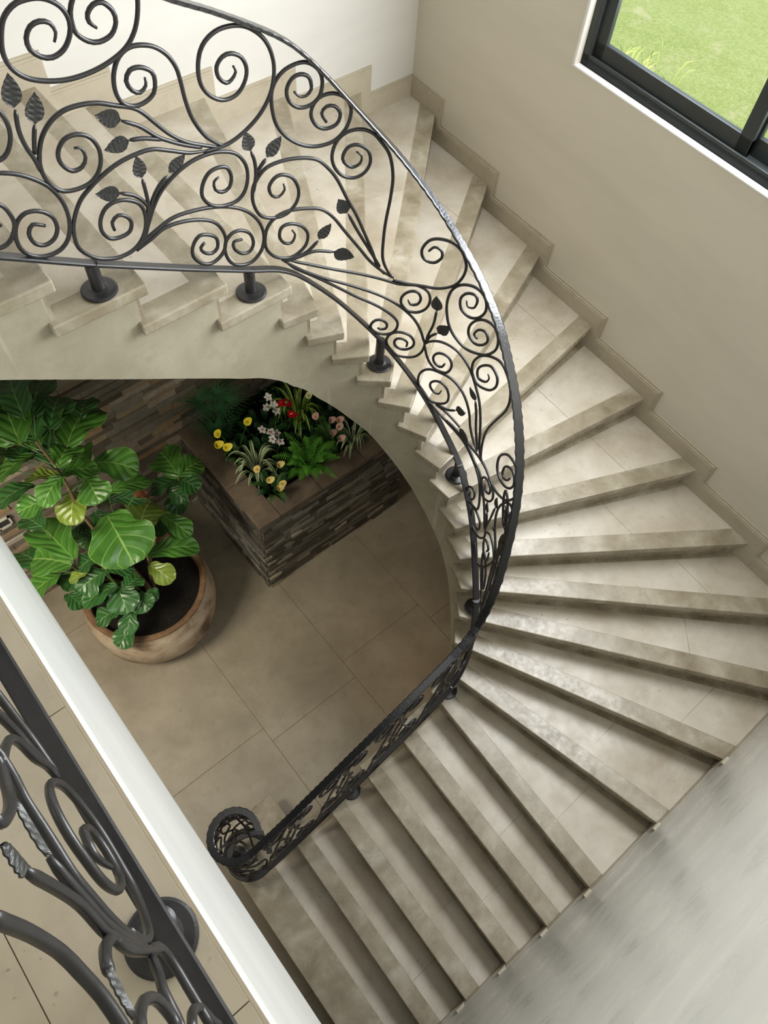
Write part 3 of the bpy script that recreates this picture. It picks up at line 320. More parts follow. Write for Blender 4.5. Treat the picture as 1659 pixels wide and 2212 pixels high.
def shift_line(a, b, d, side):
    """line a-b moved by d towards point side"""
    t = (b - a).normalized(); n = Vector((-t.y, t.x, 0))
    if (side - a).dot(n) < 0: n = -n
    return a + n * d, b + n * d
def isect(a, b, p, q):
    d = b - a; e = q - p; den = cross2(d, e)
    t = cross2(p - a, e) / den; return a + d * t

# ------------------------------------------------------------------ floors and walls
def tiles(name, x0, x1, ys, mat, z, gap=0.005, thick=0.03):
    bm = bmesh.new()
    for (xa, xb, offs) in ys:
        e = [offs[0]] + list(offs[1:])
        for ya, yb in zip(e, e[1:]): box(bm, xa + gap / 2, xb - gap / 2, ya + gap / 2, yb - gap / 2, z - thick, z)
    box(bm, x0, x1, ys[0][2][0], ys[0][2][-1], z - thick - .05, z - .003, 1)
    return obj(name, bm, [mat, GROUT], None)
xs = [-4.2, -3.41, -2.62, -1.83, -1.04, -.25, .54, 1.33, 2.12, 2.91, 3.7]; cols = []
yst = {-.25: 0.0, .54: -.12, 1.33: .04, 2.12: -.11}
for k, (xa, xb) in enumerate(zip(xs, xs[1:])):
    o_ = yst.get(xa, 0.05 * (k % 3)); cols.append((xa, xb, [-.66] + [o_ + q for q in (0, 1.572, 3.144)] + [4.2]))
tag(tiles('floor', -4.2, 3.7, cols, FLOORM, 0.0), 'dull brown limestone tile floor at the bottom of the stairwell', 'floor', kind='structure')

def wallseg(bm, p, q, z0, z1, th, side):
    p = Vector((*p, 0)); q = Vector((*q, 0)); t = (q - p).normalized(); n = Vector((-t.y, t.x, 0)) * side * th
    prism(bm, [(v.x, v.y) for v in (p, q, q + n, p + n)], z0, z1)
TOP = 7.3
# right wall with its window opening
WY0, WY1, WZ0, WZ1 = -0.36, 2.37, 3.665, 5.75
bm = bmesh.new(); A0 = (rx(-.9), -.9); A1 = (rx(3.9), 3.9); W0 = (rx(WY0), WY0); W1 = (rx(WY1), WY1)
wallseg(bm, A0, A1, 0, WZ0, .15, -1); wallseg(bm, A0, A1, WZ1, TOP, .15, -1); wallseg(bm, A0, W0, WZ0, WZ1, .15, -1); wallseg(bm, W1, A1, WZ0, WZ1, .15, -1)
o = obj('wall_right', bm, WALL); tag(o, 'cream stucco wall holding the dark framed window', 'wall', kind='structure')
bm = bmesh.new(); wallseg(bm, (-4.2, ly(-4.2)), (rx(3.7), ly(rx(3.7))), 3.3, TOP, .3, 1); wallseg(bm, (-4.2, ly(-4.2) ), (rx(3.7), ly(rx(3.7))), 0, 3.3, .3, 1)
tag(obj('wall_left', bm, WALLL), 'pale stucco wall beside the upper flight', 'wall', kind='structure')
bm = bmesh.new(); box(bm, -4.2, 3.7, FY - .3, FY, 0, TOP)
tag(obj('wall_near', bm, WALLF), 'streaky polished plaster wall along the lower flight', 'wall', kind='structure')
bm = bmesh.new(); box(bm, -4.5, -4.2, FY - .3, 3.9, 0, TOP)
tag(obj('wall_back', bm, WALL), 'far stucco wall of the gallery hall', 'wall', kind='structure')
bm = bmesh.new(); box(bm, -4.5, 3.9, FY - .3, 4.1, TOP, TOP + .1)
tag(obj('ceiling', bm, CEIL), 'white painted ceiling over the stairwell', 'ceiling', kind='structure')
# gallery slab with its polished edge
bm = bmesh.new(); prism(bm, [(-4.2, FY), (-.118, FY), (-.118, 3.6), (-4.2, 3.6)], 2.96, 4.30); prism(bm, [(-4.2, FY), (-.124, FY), (-.124, 3.6), (-4.2, 3.6)], 4.30, 4.385)
tag(obj('trim_1', bm, FASC, bev=.02, seg=3), 'deep white polished edge of the gallery floor', 'trim', kind='structure')
gc = []
for k, (xa, xb) in enumerate(((-4.2, -3.2), (-3.2, -2.25), (-2.25, -1.3), (-1.3, -.36), (-.36, -.122))):
    gc.append((xa, xb, [-.60, .12 if k < 4 else .05, .62 if k == 4 else 1.1, 1.45 if k == 4 else 2.1, 2.3 if k == 4 else 3.0, 3.58]))
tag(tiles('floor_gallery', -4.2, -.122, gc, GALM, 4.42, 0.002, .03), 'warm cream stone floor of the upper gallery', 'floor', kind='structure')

# ------------------------------------------------------------------ staircase
stair = empty('staircase', (0, 0, 0), 'curved stone staircase winding from the lower hall to the gallery', 'staircase')
bodyb = bmesh.new()
SOFF = [(0.0, 4.08), (0.0966, 3.786), (0.1536, 3.599), (0.224, 3.368), (0.2659, 3.222), (0.2987, 3.105), (0.3233, 2.990), (0.3516, 2.816), (0.3801, 2.635), (0.4102, 2.427), (0.4387, 2.197), (0.4571, 2.03), (0.4884, 1.810), (0.5191, 1.617), (0.5482, 1.41), (0.5719, 1.176), (0.5907, 0.98), (.605, .86), (.625, .66), (.66, .46), (.70, .33), (.76, .17), (.84, 0), (1, 0)]
def soff(k):
    k = k / (len(INN) - 1)
    for (a, b), (c_, d_) in zip(SOFF, SOFF[1:]):
        if k <= c_: return b + (d_ - b) * (k - a) / (c_ - a)
    return 0
def well_edge(k0, k1, n, off):
    return [inner_at(k0 + (k1 - k0) * j / n) + into(k0 + (k1 - k0) * j / n) * off for j in range(n + 1)]
for i in range(2, 26):
    z = i * R_; a, oa, ka = NOSEL[i]; b, ob, kb = NOSEL[i + 1]
    # tread slab: runs 45 mm under the next riser
    mid = (a + b + oa + ob) / 4
    back = shift_line(b, ob, 0.055, b + (b - a) * 5)      # beyond next nosing
    kspan = (kb - ka); ext = kspan / max((b - a).length, .01) * 0.05
    n = 5 if (b - a).length > .2 else 4
    bl0, bl1 = shift_line(b, ob, 0.06, b + (b - a) * 5)
    hb = hit_inner(bl0, bl1); kx = hb[1] if hb else kb + ext
    inn = [a, inner_at(kx)]
    # slight bow of the projecting end like the cut stones
    o_path = outer_path(i)
    bl0, bl1 = shift_line(b, ob, 0.06, b + (b - a) * 5); ob2 = Vector((*outer_hit(bl0, bl1), 0)) if i < 25 else ob
    poly = [(p.x, p.y) for p in [oa] + o_path[1:-1] + [ob2] + inn[::-1]]
    bm = bmesh.new(); prism(bm, poly, z - .048, z)
    step = obj('step', bm, NOSE, stair, bev=.006)
    # pale inset panels between the border strips
    f0, f1 = shift_line(a, oa, 0.108, mid); bk0, bk1 = shift_line(b, ob, 0.02, b + (b - a) * 5)
    ip = well_edge(ka, kb + ext * .4, 4, 0.098)
    pa = isect(f0, f1, ip[0], ip[1]) if abs(cross2(f1 - f0, ip[1] - ip[0])) > 1e-5 else ip[0]
    best = min(ip, key=lambda p: 0)
    # clip inner border polyline against the front strip line
    nrm = Vector((-(f1 - f0).y, (f1 - f0).x, 0)).normalized()
    if (mid - f0).dot(nrm) < 0: nrm = -nrm
    keep = [p for p in ip if (p - f0).dot(nrm) > .004]
    if len(keep) < 2: keep = keep + [ip[-1]] if keep else [ip[-1]]
    j0 = ip.index(keep[0])
    st = isect(f0, f1, ip[max(0, j0 - 1)], ip[max(1, j0)]) if j0 > 0 else isect(f0, f1, ip[0], ip[1])
    endp = isect(bk0, bk1, ip[-2], ip[-1]) if i < 25 else ip[-1]
    oa_f = Vector((*outer_hit(f0, f1), 0))
    wallmid = o_path[1:-1]
    outerp = [oa_f] + wallmid + [ob]
    if i == 8: outerp = [oa_f, ob]
    # joint: split the panel across its length
    fr = (.72, .62, .80, .66, .75, .6)[i % 6]
    J0 = st.lerp(oa_f, fr); J1 = endp.lerp(ob, fr)
    bm = bmesh.new()
    inpoly = [st, J0, J1] + [endp] + [p for p in keep[::-1] if (p - endp).length > .01 and (p - st).length > .01]
    prism(bm, [(p.x, p.y) for p in inpoly], z - .02, z + .0012)
    t_ = (oa_f - st).normalized() * .0035
    outpoly = [J0 + t_, oa_f] + wallmid + [ob, J1 + t_]
    prism(bm, [(p.x, p.y) for p in outpoly], z - .02, z + .0012)
    obj('tread_panel', bm, TREAD, step)
    # riser
    r0, r1 = shift_line(a, oa, 0.032, mid); s0, s1 = shift_line(a, oa, 0.055, mid)
    ins = (oa - a).normalized() * .03
    bm = bmesh.new(); prism(bm, [(p.x, p.y) for p in (r0 + ins, r1, s1, s0 + ins)], z - R_ - .002, z - .044)
    obj('riser', bm, NOSE, step)
    # plaster body with a helical underside
    n = 6; f0b, f1b = shift_line(a, oa, 0.045, mid); g0b, g1b = shift_line(b, ob, 0.045, b + (b - a) * 5)
    h0 = hit_inner(f0b, f1b); h1 = hit_inner(g0b, g1b); k0 = h0[1] if h0 else ka; k1 = h1[1] if h1 else kb
    oA = Vector((*outer_hit(f0b, f1b), 0)); oB = Vector((*outer_hit(g0b, g1b), 0)) if i < 25 else ob
    ins_ = well_edge(k0, k1, n, 0.028); op = []
    for j in range(n + 1):
        t = j / n
        if i in (9, 17):
            c_ = C9 if i == 9 else C17; q = oA.lerp(c_, t * 2) if t < .5 else c_.lerp(oB, t * 2 - 1)
        else: q = oA.lerp(oB, t)
        op.append(q)
    for j in range(n):
        P = [ins_[j], ins_[j + 1], op[j + 1], op[j]]; ja, jb = j / n, (j + 1) / n
        za, zb = soff(k0 + (k1 - k0) * ja), soff(k0 + (k1 - k0) * jb); wa = max(0, z - .56 + R_ * ja); wb = max(0, z - .56 + R_ * jb)
        prism(bodyb, [(p.x, p.y) for p in P], [za, zb, wb, wa], z - .045)
bmesh.ops.remove_doubles(bodyb, verts=bodyb.verts, dist=.0004)
sb = obj('stringer', bodyb, PLASTER_S, stair); sb['label'] = 'smooth khaki plaster side and underside of the stairs'
# first step, wider than the rest
bm = bmesh.new(); prism(bm, [(-.174, FY), (.30, FY), (.30, 1.12), (-.174, 1.12)], R_ - .048, R_); s1 = obj('step', bm, NOSE, stair, bev=.006)
bm = bmesh.new(); prism(bm, [(.055, FY), (.26, FY), (.26, .72), (.055, .72)], R_ - .02, R_ + .0012); obj('tread_panel', bm, TREAD, s1)
bm = bmesh.new(); box(bm, -.145, .28, FY, 1.09, 0, R_ - .046); obj('riser', bm, NOSE, s1)

# ------------------------------------------------------------------ stepped baseboards
def bb_boxes(bm, pts, axis, d, th, zb, plane, side, sh=.078, b=.125, first=0, last=99):
    """pts: {i: coordinate of nosing along the wall}; plane(c) gives the wall coordinate"""
    ks = sorted(pts)
    for i, j in zip(ks, ks[1:]):
        sgn = -1 if pts[j] > pts[i] else 1
        c0 = pts[i] + sgn * (sh - d); c1 = pts[j] + sgn * (sh - d)
        if i == last: c1 = pts[j]
        if i == first: c0 = pts[i]
        z1 = i * R_ + b - d; z0 = (i - 1) * R_ if i != first else i * R_ - .1
        if axis == 'y':
            P = [(plane(c0), c0), (plane(c1), c1), (plane(c1) + side * th, c1), (plane(c0) + side * th, c0)]
        else:
            P = [(c0, plane(c0)), (c1, plane(c1)), (c1, plane(c1) + side * th), (c0, plane(c0) + side * th)]
        prism(bm, P, z0, z1)
rp = {i: NOSEL[i][1].y for i in range(10, 18)}; rp[9] = FY; rp[18] = ly(3.44)
bm = bmesh.new()
for d, th in ((0, .010), (.012, .020), (.019, .011), (.024, .024), (.034, .015)):
    bb_boxes(bm, {k: v for k, v in rp.items()}, 'y', d, th, 0, rx, -1, last=17, first=9)
tag(obj('baseboard_right', bm, BASEB), 'stepped moulded stone skirting under the window wall', 'baseboard', kind='structure')
lp = {i: NOSEL[i][1].x for i in range(18, 27)}; lp[17] = rx(3.63)
bm = bmesh.new()
for d, th in ((0, .010), (.012, .020), (.019, .011), (.024, .024), (.034, .015)):
    ks = sorted(lp)
    for i, j in zip(ks, ks[1:]):
        c0 = lp[i] + (.07 - d) if i > 17 else lp[i]; c1 = lp[j] + (.07 - d)
        z1 = i * R_ + .13 - d; z0 = (i - 1) * R_ if i > 17 else i * R_ - .1
        prism(bm, [(c1, ly(c1)), (c0, ly(c0)), (c0, ly(c0) - th), (c1, ly(c1) - th)], z0, z1)
    z1 = 26 * R_ + .13 - d; prism(bm, [(-2.5, ly(-2.5)), (lp[26] + .07 - d, ly(0)), (lp[26] + .07 - d, ly(0) - th), (-2.5, ly(-2.5) - th)], 25 * R_, z1)
tag(obj('baseboard_left', bm, BASEB), 'stepped moulded stone skirting along the pale upper wall', 'baseboard', kind='structure')
fp = {i: NOSEL[i][1].x for i in range(2, 10)}; fp[1] = -.17; fp[10] = rx(FY)
bm = bmesh.new(); ks = sorted(fp)
for d, th in ((0, .0012),):
    for i, j in zip(ks, ks[1:]):
        c0 = fp[i] - (.06 - d); c1 = fp[j] - (.06 - d) if j < 10 else fp[j]
        box(bm, c0, c1, FY, FY + th, (i - 1) * R_, i * R_ + .11 - d)
for i in range(2, 9):
    x0 = fp[i]
    for xa, xb, za, zb, th in ((-.088, -.034, .086, .122, .014), (-.080, -.026, .062, .070, .010), (-.074, -.020, .044, .052, .010)):
        box(bm, x0 + xa, x0 + xb, FY, FY + th, i * R_ + za, i * R_ + zb)
tag(obj('baseboard_near', bm, BASEB), 'thin stepped stone skirting beside the lower treads', 'baseboard', kind='structure')

# ------------------------------------------------------------------ window
win = empty('window_1', (0, 0, 0), 'dark framed sliding window overlooking the lawn', 'window', kind='structure')
def wbox(bm, y0, y1, z0, z1, d0, d1, mi=0):     # depth measured outwards from the inner wall plane
    prism(bm, [(rx(y0) + d0, y0), (rx(y1) + d0, y1), (rx(y1) + d1, y1), (rx(y0) + d1, y0)], z0, z1, mi)
bm = bmesh.new(); a, b_, c_, d_ = WY0, WY1, WZ0, WZ1; F = .05
wbox(bm, a, b_, c_, c_ + F, .035, .16); wbox(bm, a, b_, d_ - F, d_, .035, .16); wbox(bm, a, a + F, c_, d_, .035, .16); wbox(bm, b_ - F, b_, c_, d_, .035, .16)
wbox(bm, a, b_, c_, c_ + .062, .035, .05)
obj('frame', bm, FRAME, win, bev=.004)
def sash(y0, y1, d0, fr):
    bm = bmesh.new(); z0, z1 = c_ + .045, d_ - .045; g = .09
    wbox(bm, y0, y1, z0, z0 + g, d0, d0 + .03); wbox(bm, y0, y1, z1 - g, z1, d0, d0 + .03); wbox(bm, y0, y0 + fr, z0, z1, d0, d0 + .03); wbox(bm, y1 - g, y1, z0, z1, d0, d0 + .03)
    s = obj('sash', bm, FRAME, win, bev=.004)
    bm = bmesh.new(); wbox(bm, y0 + .03, y1 - .03, z0 + .03, z1 - .03, d0 + .012, d0 + .018); obj('pane', bm, GLASS, s)
GLASS = bpy.data.materials.new('glass'); GLASS.use_nodes = True; nt = GLASS.node_tree; nt.nodes.clear()
g_ = nt.nodes.new('ShaderNodeBsdfTransparent'); g2 = nt.nodes.new('ShaderNodeBsdfGlossy'); g2.inputs['Roughness'].default_value = .02; mx = nt.nodes.new('ShaderNodeMixShader'); ou = nt.nodes.new('ShaderNodeOutputMaterial')
mx.inputs[0].default_value = .06; nt.links.new(g_.outputs[0], mx.inputs[1]); nt.links.new(g2.outputs[0], mx.inputs[2]); nt.links.new(mx.outputs[0], ou.inputs[0])
sash(1.33, 2.345, .055, .07); sash(.42, 1.41, .10, .09); sash(-.335, .49, .055, .07)
bm = bmesh.new(); wbox(bm, a - .012, b_ + .022, c_ - .012, c_ + .004, -.004, .036); wbox(bm, b_ + .0, b_ + .022, c_, d_, -.004, .036)
s = obj('sill', bm, CEIL, win, bev=.006); s['label'] = 'white rounded reveal edge'

# lawn outside
bm = bmesh.new(); box(bm, 3.75, 40, -20, 25, -.3, -.02)
def lawn_mat():
    m, nt, b = base('lawn', 0.9, 0.1); v = coords(nt)
    n = ntex(nt, v, 1.3, 8, 0.65); n2 = ntex(nt, v, 26, 6, 0.75)
    c = ramp(nt, n2, ((0.25, (0.17, 0.23, 0.06)), (0.5, (0.29, 0.36, 0.11)), (0.72, (0.44, 0.47, 0.22))))
    c = mixc(nt, c, (0.50, 0.46, 0.28), ramp(nt, n, ((0.56, (0, 0, 0)), (0.68, (.75, .75, .75)))))
    nt.links.new(c, b.inputs['Base Color']); bump(nt, b, n2, 0.8, 0.05); return m
tag(obj('lawn', bm, lawn_mat()), 'bright patchy lawn outside the window', 'grass', kind='stuff')
bm = bmesh.new()
for k in range(46):
    x = 9.45 + rnd.gauss(0, .25); y = 5.55 + rnd.gauss(0, .3); hh = rnd.uniform(.25, .6); an = rnd.uniform(0, 6.28)
    dx, dy = math.cos(an) * .2, math.sin(an) * .2
    blade(bm, [(x + dx * t * t, y + dy * t * t, -.02 + hh * math.sin(t * 1.5)) for t in (0, .25, .5, .75, 1)], .012, up=Vector((dy, -dx, .3)), cross=(-1, 0, 1))
tag(obj('tall_grass', bm, simple('dry_blades', (0.45, 0.52, 0.14), .8), uv=True), 'taller yellowish grass tuft near the window corner', 'grass', kind='stuff')

# ------------------------------------------------------------------ wrought iron balustrade
PC = spline([(*p, 0) for p in D['plan']], .01); PS = [0]
for p, q in zip(PC, PC[1:]): PS.append(PS[-1] + (q - p).length)
# rescale arc length to the survey's
SC = [0.0]
def surf(s, z=0.0, off=0.0):
    s = max(0.0, min(PS[-1] - 1e-4, s)); lo, hi = 0, len(PS) - 1
    while hi - lo > 1:
        m_ = (lo + hi) // 2
        if PS[m_] <= s: lo = m_
        else: hi = m_
    p, q = PC[lo], PC[lo + 1]; t = (s - PS[lo]) / max(PS[lo + 1] - PS[lo], 1e-9); P = p.lerp(q, t); tn = (q - p).normalized(); nn = Vector((-tn.y, tn.x, 0))
    return Vector((P.x, P.y, z)) + nn * off
def nrm(s): a = surf(s - .01); b = surf(s + .01); t = (b - a).normalized(); return t, Vector((-t.y, t.x, 0))
def interp(K, s):
    if s <= K[0][0]: return K[0][1]
    for (a, b), (c_, d_) in zip(K, K[1:]):
        if s <= c_: return b + (d_ - b) * (s - a) / (c_ - a)
    return K[-1][1]
BK = [(0, 4.54), (.5, 4.54), (1.1, 4.178), (1.353, 4.02), (1.723, 3.804), (1.937, 3.684), (2.063, 3.63), (2.146, 3.569), (2.319, 3.371), (2.538, 3.077), (2.767, 2.74), (2.963, 2.463), (3.058, 2.36), (3.148, 2.28), (3.272, 2.157), (3.362, 2.054), (3.447, 1.92), (3.554, 1.75), (3.63, 1.655), (3.75, 1.46), (3.875, 1.29), (4.003, 1.15), (4.164, 1.035), (4.424, .87), (4.818, .64), (5.224, .40), (5.56, .29)]
HK = [(0, 5.47), (.5, 5.47), (1.1, 5.11), (1.795, 4.693), (1.891, 4.647), (2.074, 4.544), (2.166, 4.485), (2.244, 4.409), (2.325, 4.314), (2.418, 4.204), (2.561, 4.045), (2.67, 3.915), (2.877, 3.669), (3.065, 3.473), (3.25, 3.32), (3.35, 3.24), (3.443, 3.16), (3.572, 2.99), (3.66, 2.808), (3.739, 2.593), (3.817, 2.372), (3.9, 2.21), (4.0, 2.07), (4.164, 1.93), (4.424, 1.79), (4.818, 1.575), (5.3, 1.29), (5.56, 1.19)]
VC = (-.035, .724 + .14)                       # volute centre
def volute(t):                                 # t 0..1, continues from the end of the run, circling the centre
    a = -PI / 2 - t * 5.3; r = .14 - .012 * t; return VC[0] + r * math.cos(a), VC[1] + r * math.sin(a)
bal = empty('balustrade', (0, 0, 0), 'black wrought iron balustrade with scrolls and leaves following the stairs', 'railing')
def run(K, zend, n=330, s0=0.0):
    pts = []; 
    def sm(s): return sum(interp(K, s + d) * w_ for d, w_ in ((-.05, .25), (0, .5), (.05, .25)))
    for k in range(n + 1):
        s = s0 + (PS[-1] - s0) * k / n; pts.append(surf(s, sm(s)))
    z0 = pts[-1].z
    for k in range(1, 61):
        x, y = volute(k / 60); pts.append(Vector((x, y, z0 + (zend - z0) * min(1, k / 25))))
    return pts
def frames(pts):
    S_, U_ = [], []
    for i in range(len(pts)):
        t = (pts[min(i + 1, len(pts) - 1)] - pts[max(0, i - 1)]).normalized(); s = t.cross(Vector((0, 0, 1))).normalized(); S_.append(s); U_.append(s.cross(t).normalized())
    return S_, U_
hp = run(HK, 1.165, 500); S_, U_ = frames(hp)
bm = bmesh.new(); sweep(bm, hp, S_, U_, lambda i: .021 + .0022 * math.sin(i * 2 * PI / 3.02), .006)
h_ = obj('handrail', bm, HRAIL, bal, smooth=False); h_['label'] = 'hammered flat handrail with scalloped edges'
bp_ = run(BK, .285, 330); S_, U_ = frames(bp_)
bm = bmesh.new(); sweep(bm, bp_, S_, U_, .019, .006); obj('bottom_rail', bm, IRON, bal)
# small square clamp at the end of the volute
bm = bmesh.new(); bmesh.ops.create_cube(bm, size=1, matrix=Matrix.Translation(hp[-1] + Vector((0, 0, .004))) @ Matrix.Rotation(.9, 4, 'Z') @ Matrix.Diagonal((.022, .06, .03, 1))); obj('end_cap', bm, IRON, bal)
# posts
for i, s, XY in ((3, 4.818, (.706, .735)), (6, 4.01, (1.503, .758)), (9, 3.63, (1.82, .957)), (13, 3.088, (2.005, 1.464)), (17, 2.55, (1.771, 1.922)), (21, 1.931, (1.181, 2.075)), (23, 1.346, (.596, 2.066))):
    z = i * R_; bm = bmesh.new(); x, y = XY
    zt = interp(BK, s); tp = surf(s)
    tube(bm, [(x, y, z + .004), (x * .5 + tp.x * .5, y * .5 + tp.y * .5, (z + zt) / 2), (tp.x, tp.y, zt)], .0225, 20); p_ = obj('post', bm, IRON, bal, smooth=True)
    p_.modifiers.new('es', 'EDGE_SPLIT').split_angle = .9
    bm = bmesh.new(); lathe(bm, [(.0, z + .014), (.024, z + .014), (.034, z + .011), (.056, z + .009), (.062, z + .006), (.062, z + .0014), (0, z + .0014)], x, y, 40); obj('flange', bm, IRON, p_)
bm = bmesh.new(); tube(bm, [(VC[0] - .06, VC[1] + .07, R_ + .002), (VC[0] - .09, VC[1] + .1, .285)], .0225, 20); p_ = obj('post', bm, IRON, bal); bm = bmesh.new(); lathe(bm, [(0, R_ + .012), (.06, R_ + .01), (.06, R_ + .0014), (0, R_ + .0014)], VC[0] - .06, VC[1] + .07, 32); obj('flange', bm, IRON, p_)
RR = .0068
def rod(pts2, r=RR, parent=bal, name='scroll', f=surf):
    pl = spline([(a, b, 0) for a, b in pts2], .011); bm = bmesh.new(); tube(bm, [f(p.x, p.y) for p in pl], r, 8, (.55, .8)); obj(name, bm, IRON, parent, smooth=True)
for L_ in D['strokes']:
    if len(L_) > 1: rod(L_)
def iron_leaf(b, t, hw, f=surf, parent=bal, th=.0035):
    """leaf in the (s,z) surface: base b, tip t, half width hw"""
    B = Vector((*b, 0)); T = Vector((*t, 0)); ax = T - B; nn = Vector((-ax.y, ax.x, 0)).normalized(); bm = bmesh.new(); n = 30; top = []; bot = []
    for i in range(n + 1):
        k = i / n; wd = hw * max(.05, math.sin(PI * k ** .66) ** .8 if 0 < k < 1 else .05); rt, rb = [], []
        for c_ in (-1, -.55, 0, .55, 1):
            p = B + ax * k + nn * wd * c_ + ax.normalized() * abs(c_) * hw * .25 * (1 - k)
            ridge = .003 * (1 - abs(c_)) + hw * .035 * math.cos(2 * PI * (k * 5.5 - abs(c_) * 1.3)) * (abs(c_) > .2)
            e = th * (1 - .6 * abs(c_))
            rt.append(bm.verts.new(f(p.x, p.y, ridge + e))); rb.append(bm.verts.new(f(p.x, p.y, ridge - e)))
        top.append(rt); bot.append(rb)
    for i in range(n):
        for j in range(4):
            bm.faces.new((top[i][j], top[i][j + 1], top[i + 1][j + 1], top[i + 1][j])); bm.faces.new((bot[i][j], bot[i + 1][j], bot[i + 1][j + 1], bot[i][j + 1]))
        bm.faces.new((top[i][0], top[i + 1][0], bot[i + 1][0], bot[i][0])); bm.faces.new((top[i][4], bot[i][4], bot[i + 1][4], top[i + 1][4]))
    obj('leaf', bm, IRONL, parent)
for a, b, c_, d_, hw in D['leaves']: iron_leaf((a, b), (c_, d_), hw)
# the run seen nearly edge-on keeps the same rhythm of paired scrolls and leaf sprays
def spiral(cx, cz, r, a0, turns, dirn, sk=0.0):
    out = []; n = int(turns * 12)
    for k in range(n + 1):
        t = k / n; rr = r * (.22 + .78 * t); a = a0 + dirn * 2 * PI * turns * (t - 1); x = cx + rr * math.cos(a)
        out.append((x, cz + rr * math.sin(a) + sk * (x - cx)))
    return out
def uz(s, u): return interp(BK, s) + u * (interp(HK, s) - interp(BK, s))
s = 3.5
while s < 5.35:
    w_ = .40; sk = (interp(BK, s + .3) - interp(BK, s)) / .3
    A = spiral(s + .11, uz(s + .11, .22), .105, 0.1, 1.6, 1, sk); B_ = spiral(s + .29, uz(s + .29, .77), .11, PI + .1, 1.6, 1, sk)
    rod(A + [(s + .235, uz(s + .235, .42)), (s + .19, uz(s + .19, .6))] + B_[::-1])
    rod(spiral(s + .09, uz(s + .09, .72), .085, -.6, 1.5, -1, sk) + [(s + .16, uz(s + .16, .5)), (s + .2, uz(s + .2, .32)), (s + .26, uz(s + .26, .16))])
    rod(spiral(s + .31, uz(s + .31, .3), .085, 2.4, 1.5, -1, sk) + [(s + .22, uz(s + .22, .5)), (s + .2, uz(s + .2, .62))])
    for (ds, u0, de, u1) in ((.2, .32, .15, .5), (.2, .34, .25, .54), (.2, .7, .16, .86)):
        b0 = (s + ds, uz(s + ds, u0)); b1 = (s + de, uz(s + de, u1)); rod([b0, ((b0[0] + b1[0]) / 2 + .008, (b0[1] + b1[1]) / 2), b1], RR * .9)
        t1 = (b1[0] + (b1[0] - b0[0]) * .35, b1[1] + .07); iron_leaf(b1, t1, .018)
    rod([(s - .08, uz(s - .08, .02)), (s + .03, uz(s + .03, .1)), (s + .14, uz(s + .14, .42)), (s + .2, uz(s + .2, .8)), (s + .3, uz(s + .3, .98))])
    rod([(s + .12, uz(s + .12, .98)), (s + .2, uz(s + .2, .86)), (s + .3, uz(s + .3, .5)), (s + .42, uz(s + .42, .04))])
    s += w_
# the newel basket: the scrollwork rolls round with the volute
def vsurf(a, z, off=0.0):
    x, y = VC[0] + (.137 + off) * math.cos(a / .137), VC[1] + (.137 + off) * math.sin(a / .137); return Vector((x, y, z))
for k in range(9):
    a0 = -.21 - k * .082
    rod(spiral(a0, .45 + .03 * (k % 2), .07, .3 + k, 1.4, 1) + [(a0 + .05, .62), (a0 - .03, .78)] + spiral(a0 - .03, .95, .075, 2.6 + k, 1.4, -1)[::-1] + [(a0 - .05, 1.12)], RR, bal, 'scroll', vsurf)
    if k % 2: rod([(a0, .3), (a0 - .05, .55), (a0 + .03, .8), (a0 - .02, 1.14)], RR, bal, 'scroll', vsurf)
for k in range(3):
    a = 1.1 + k * 1.9; rod2 = bmesh.new(); p0 = Vector((VC[0] + .13 * math.cos(a), VC[1] + .13 * math.sin(a), 1.0)); p1 = Vector((VC[0] - .09 * math.cos(a + .7), VC[1] - .09 * math.sin(a + .7), .5 + .15 * k))
    tube(rod2, spline([p0, p0.lerp(p1, .5) + Vector((.03, .02, .08)), p1], .02), RR, 8, (.6, .6)); obj('scroll', rod2, IRON, bal, smooth=True)

# gallery railing beside the lens
gal = empty('gallery_railing', (0, 0, 0), 'dark wrought iron gallery railing closest to the viewer at the lower left', 'railing')
XG = -.155
def gsurf(y, z, off=0.0): return Vector((XG + off, y, z))
bm = bmesh.new(); sweep(bm, [Vector((XG, y, 4.54)) for y in (-.6, .5, 1.5, 2.066)], [Vector((1, 0, 0))] * 4, [Vector((0, 0, 1))] * 4, .0165, .005); obj('bottom_rail', bm, IRON, gal)
bm = bmesh.new(); sweep(bm, [Vector((XG, -.6 + k * .0133, 5.47)) for k in range(201)], [Vector((1, 0, 0))] * 201, [Vector((0, 0, 1))] * 201, lambda i: .021 + .0022 * math.sin(i * 2.1), .006); obj('handrail', bm, HRAIL, gal)
for y in (.203, 1.5):
    bm = bmesh.new(); tube(bm, [(XG - .024, y, 4.423), (XG, y, 4.54)], .0225, 28); p_ = obj('post', bm, IRON, gal, smooth=True)
    bm = bmesh.new(); lathe(bm, [(0, 4.436), (.026, 4.436), (.036, 4.432), (.052, 4.430), (.0568, 4.427), (.0568, 4.4205), (0, 4.4205)], XG - .024, y, 48); obj('flange', bm, IRON, p_)
for L_ in D['gs']: rod(L_, .0062, gal, 'scroll', gsurf)
for a, b, c_, d_, hw in D['gl']: iron_leaf((a, b), (c_, d_), hw * 1.6, gsurf, gal, .0022)
for y0 in (.75, 1.25, 1.7):
    rod(spiral(y0, 4.68, .1, 0, 1.6, 1) + [(y0 + .1, 4.9)] + spiral(y0 + .12, 5.2, .12, PI, 1.6, 1)[::-1], .0062, gal, 'scroll', gsurf)

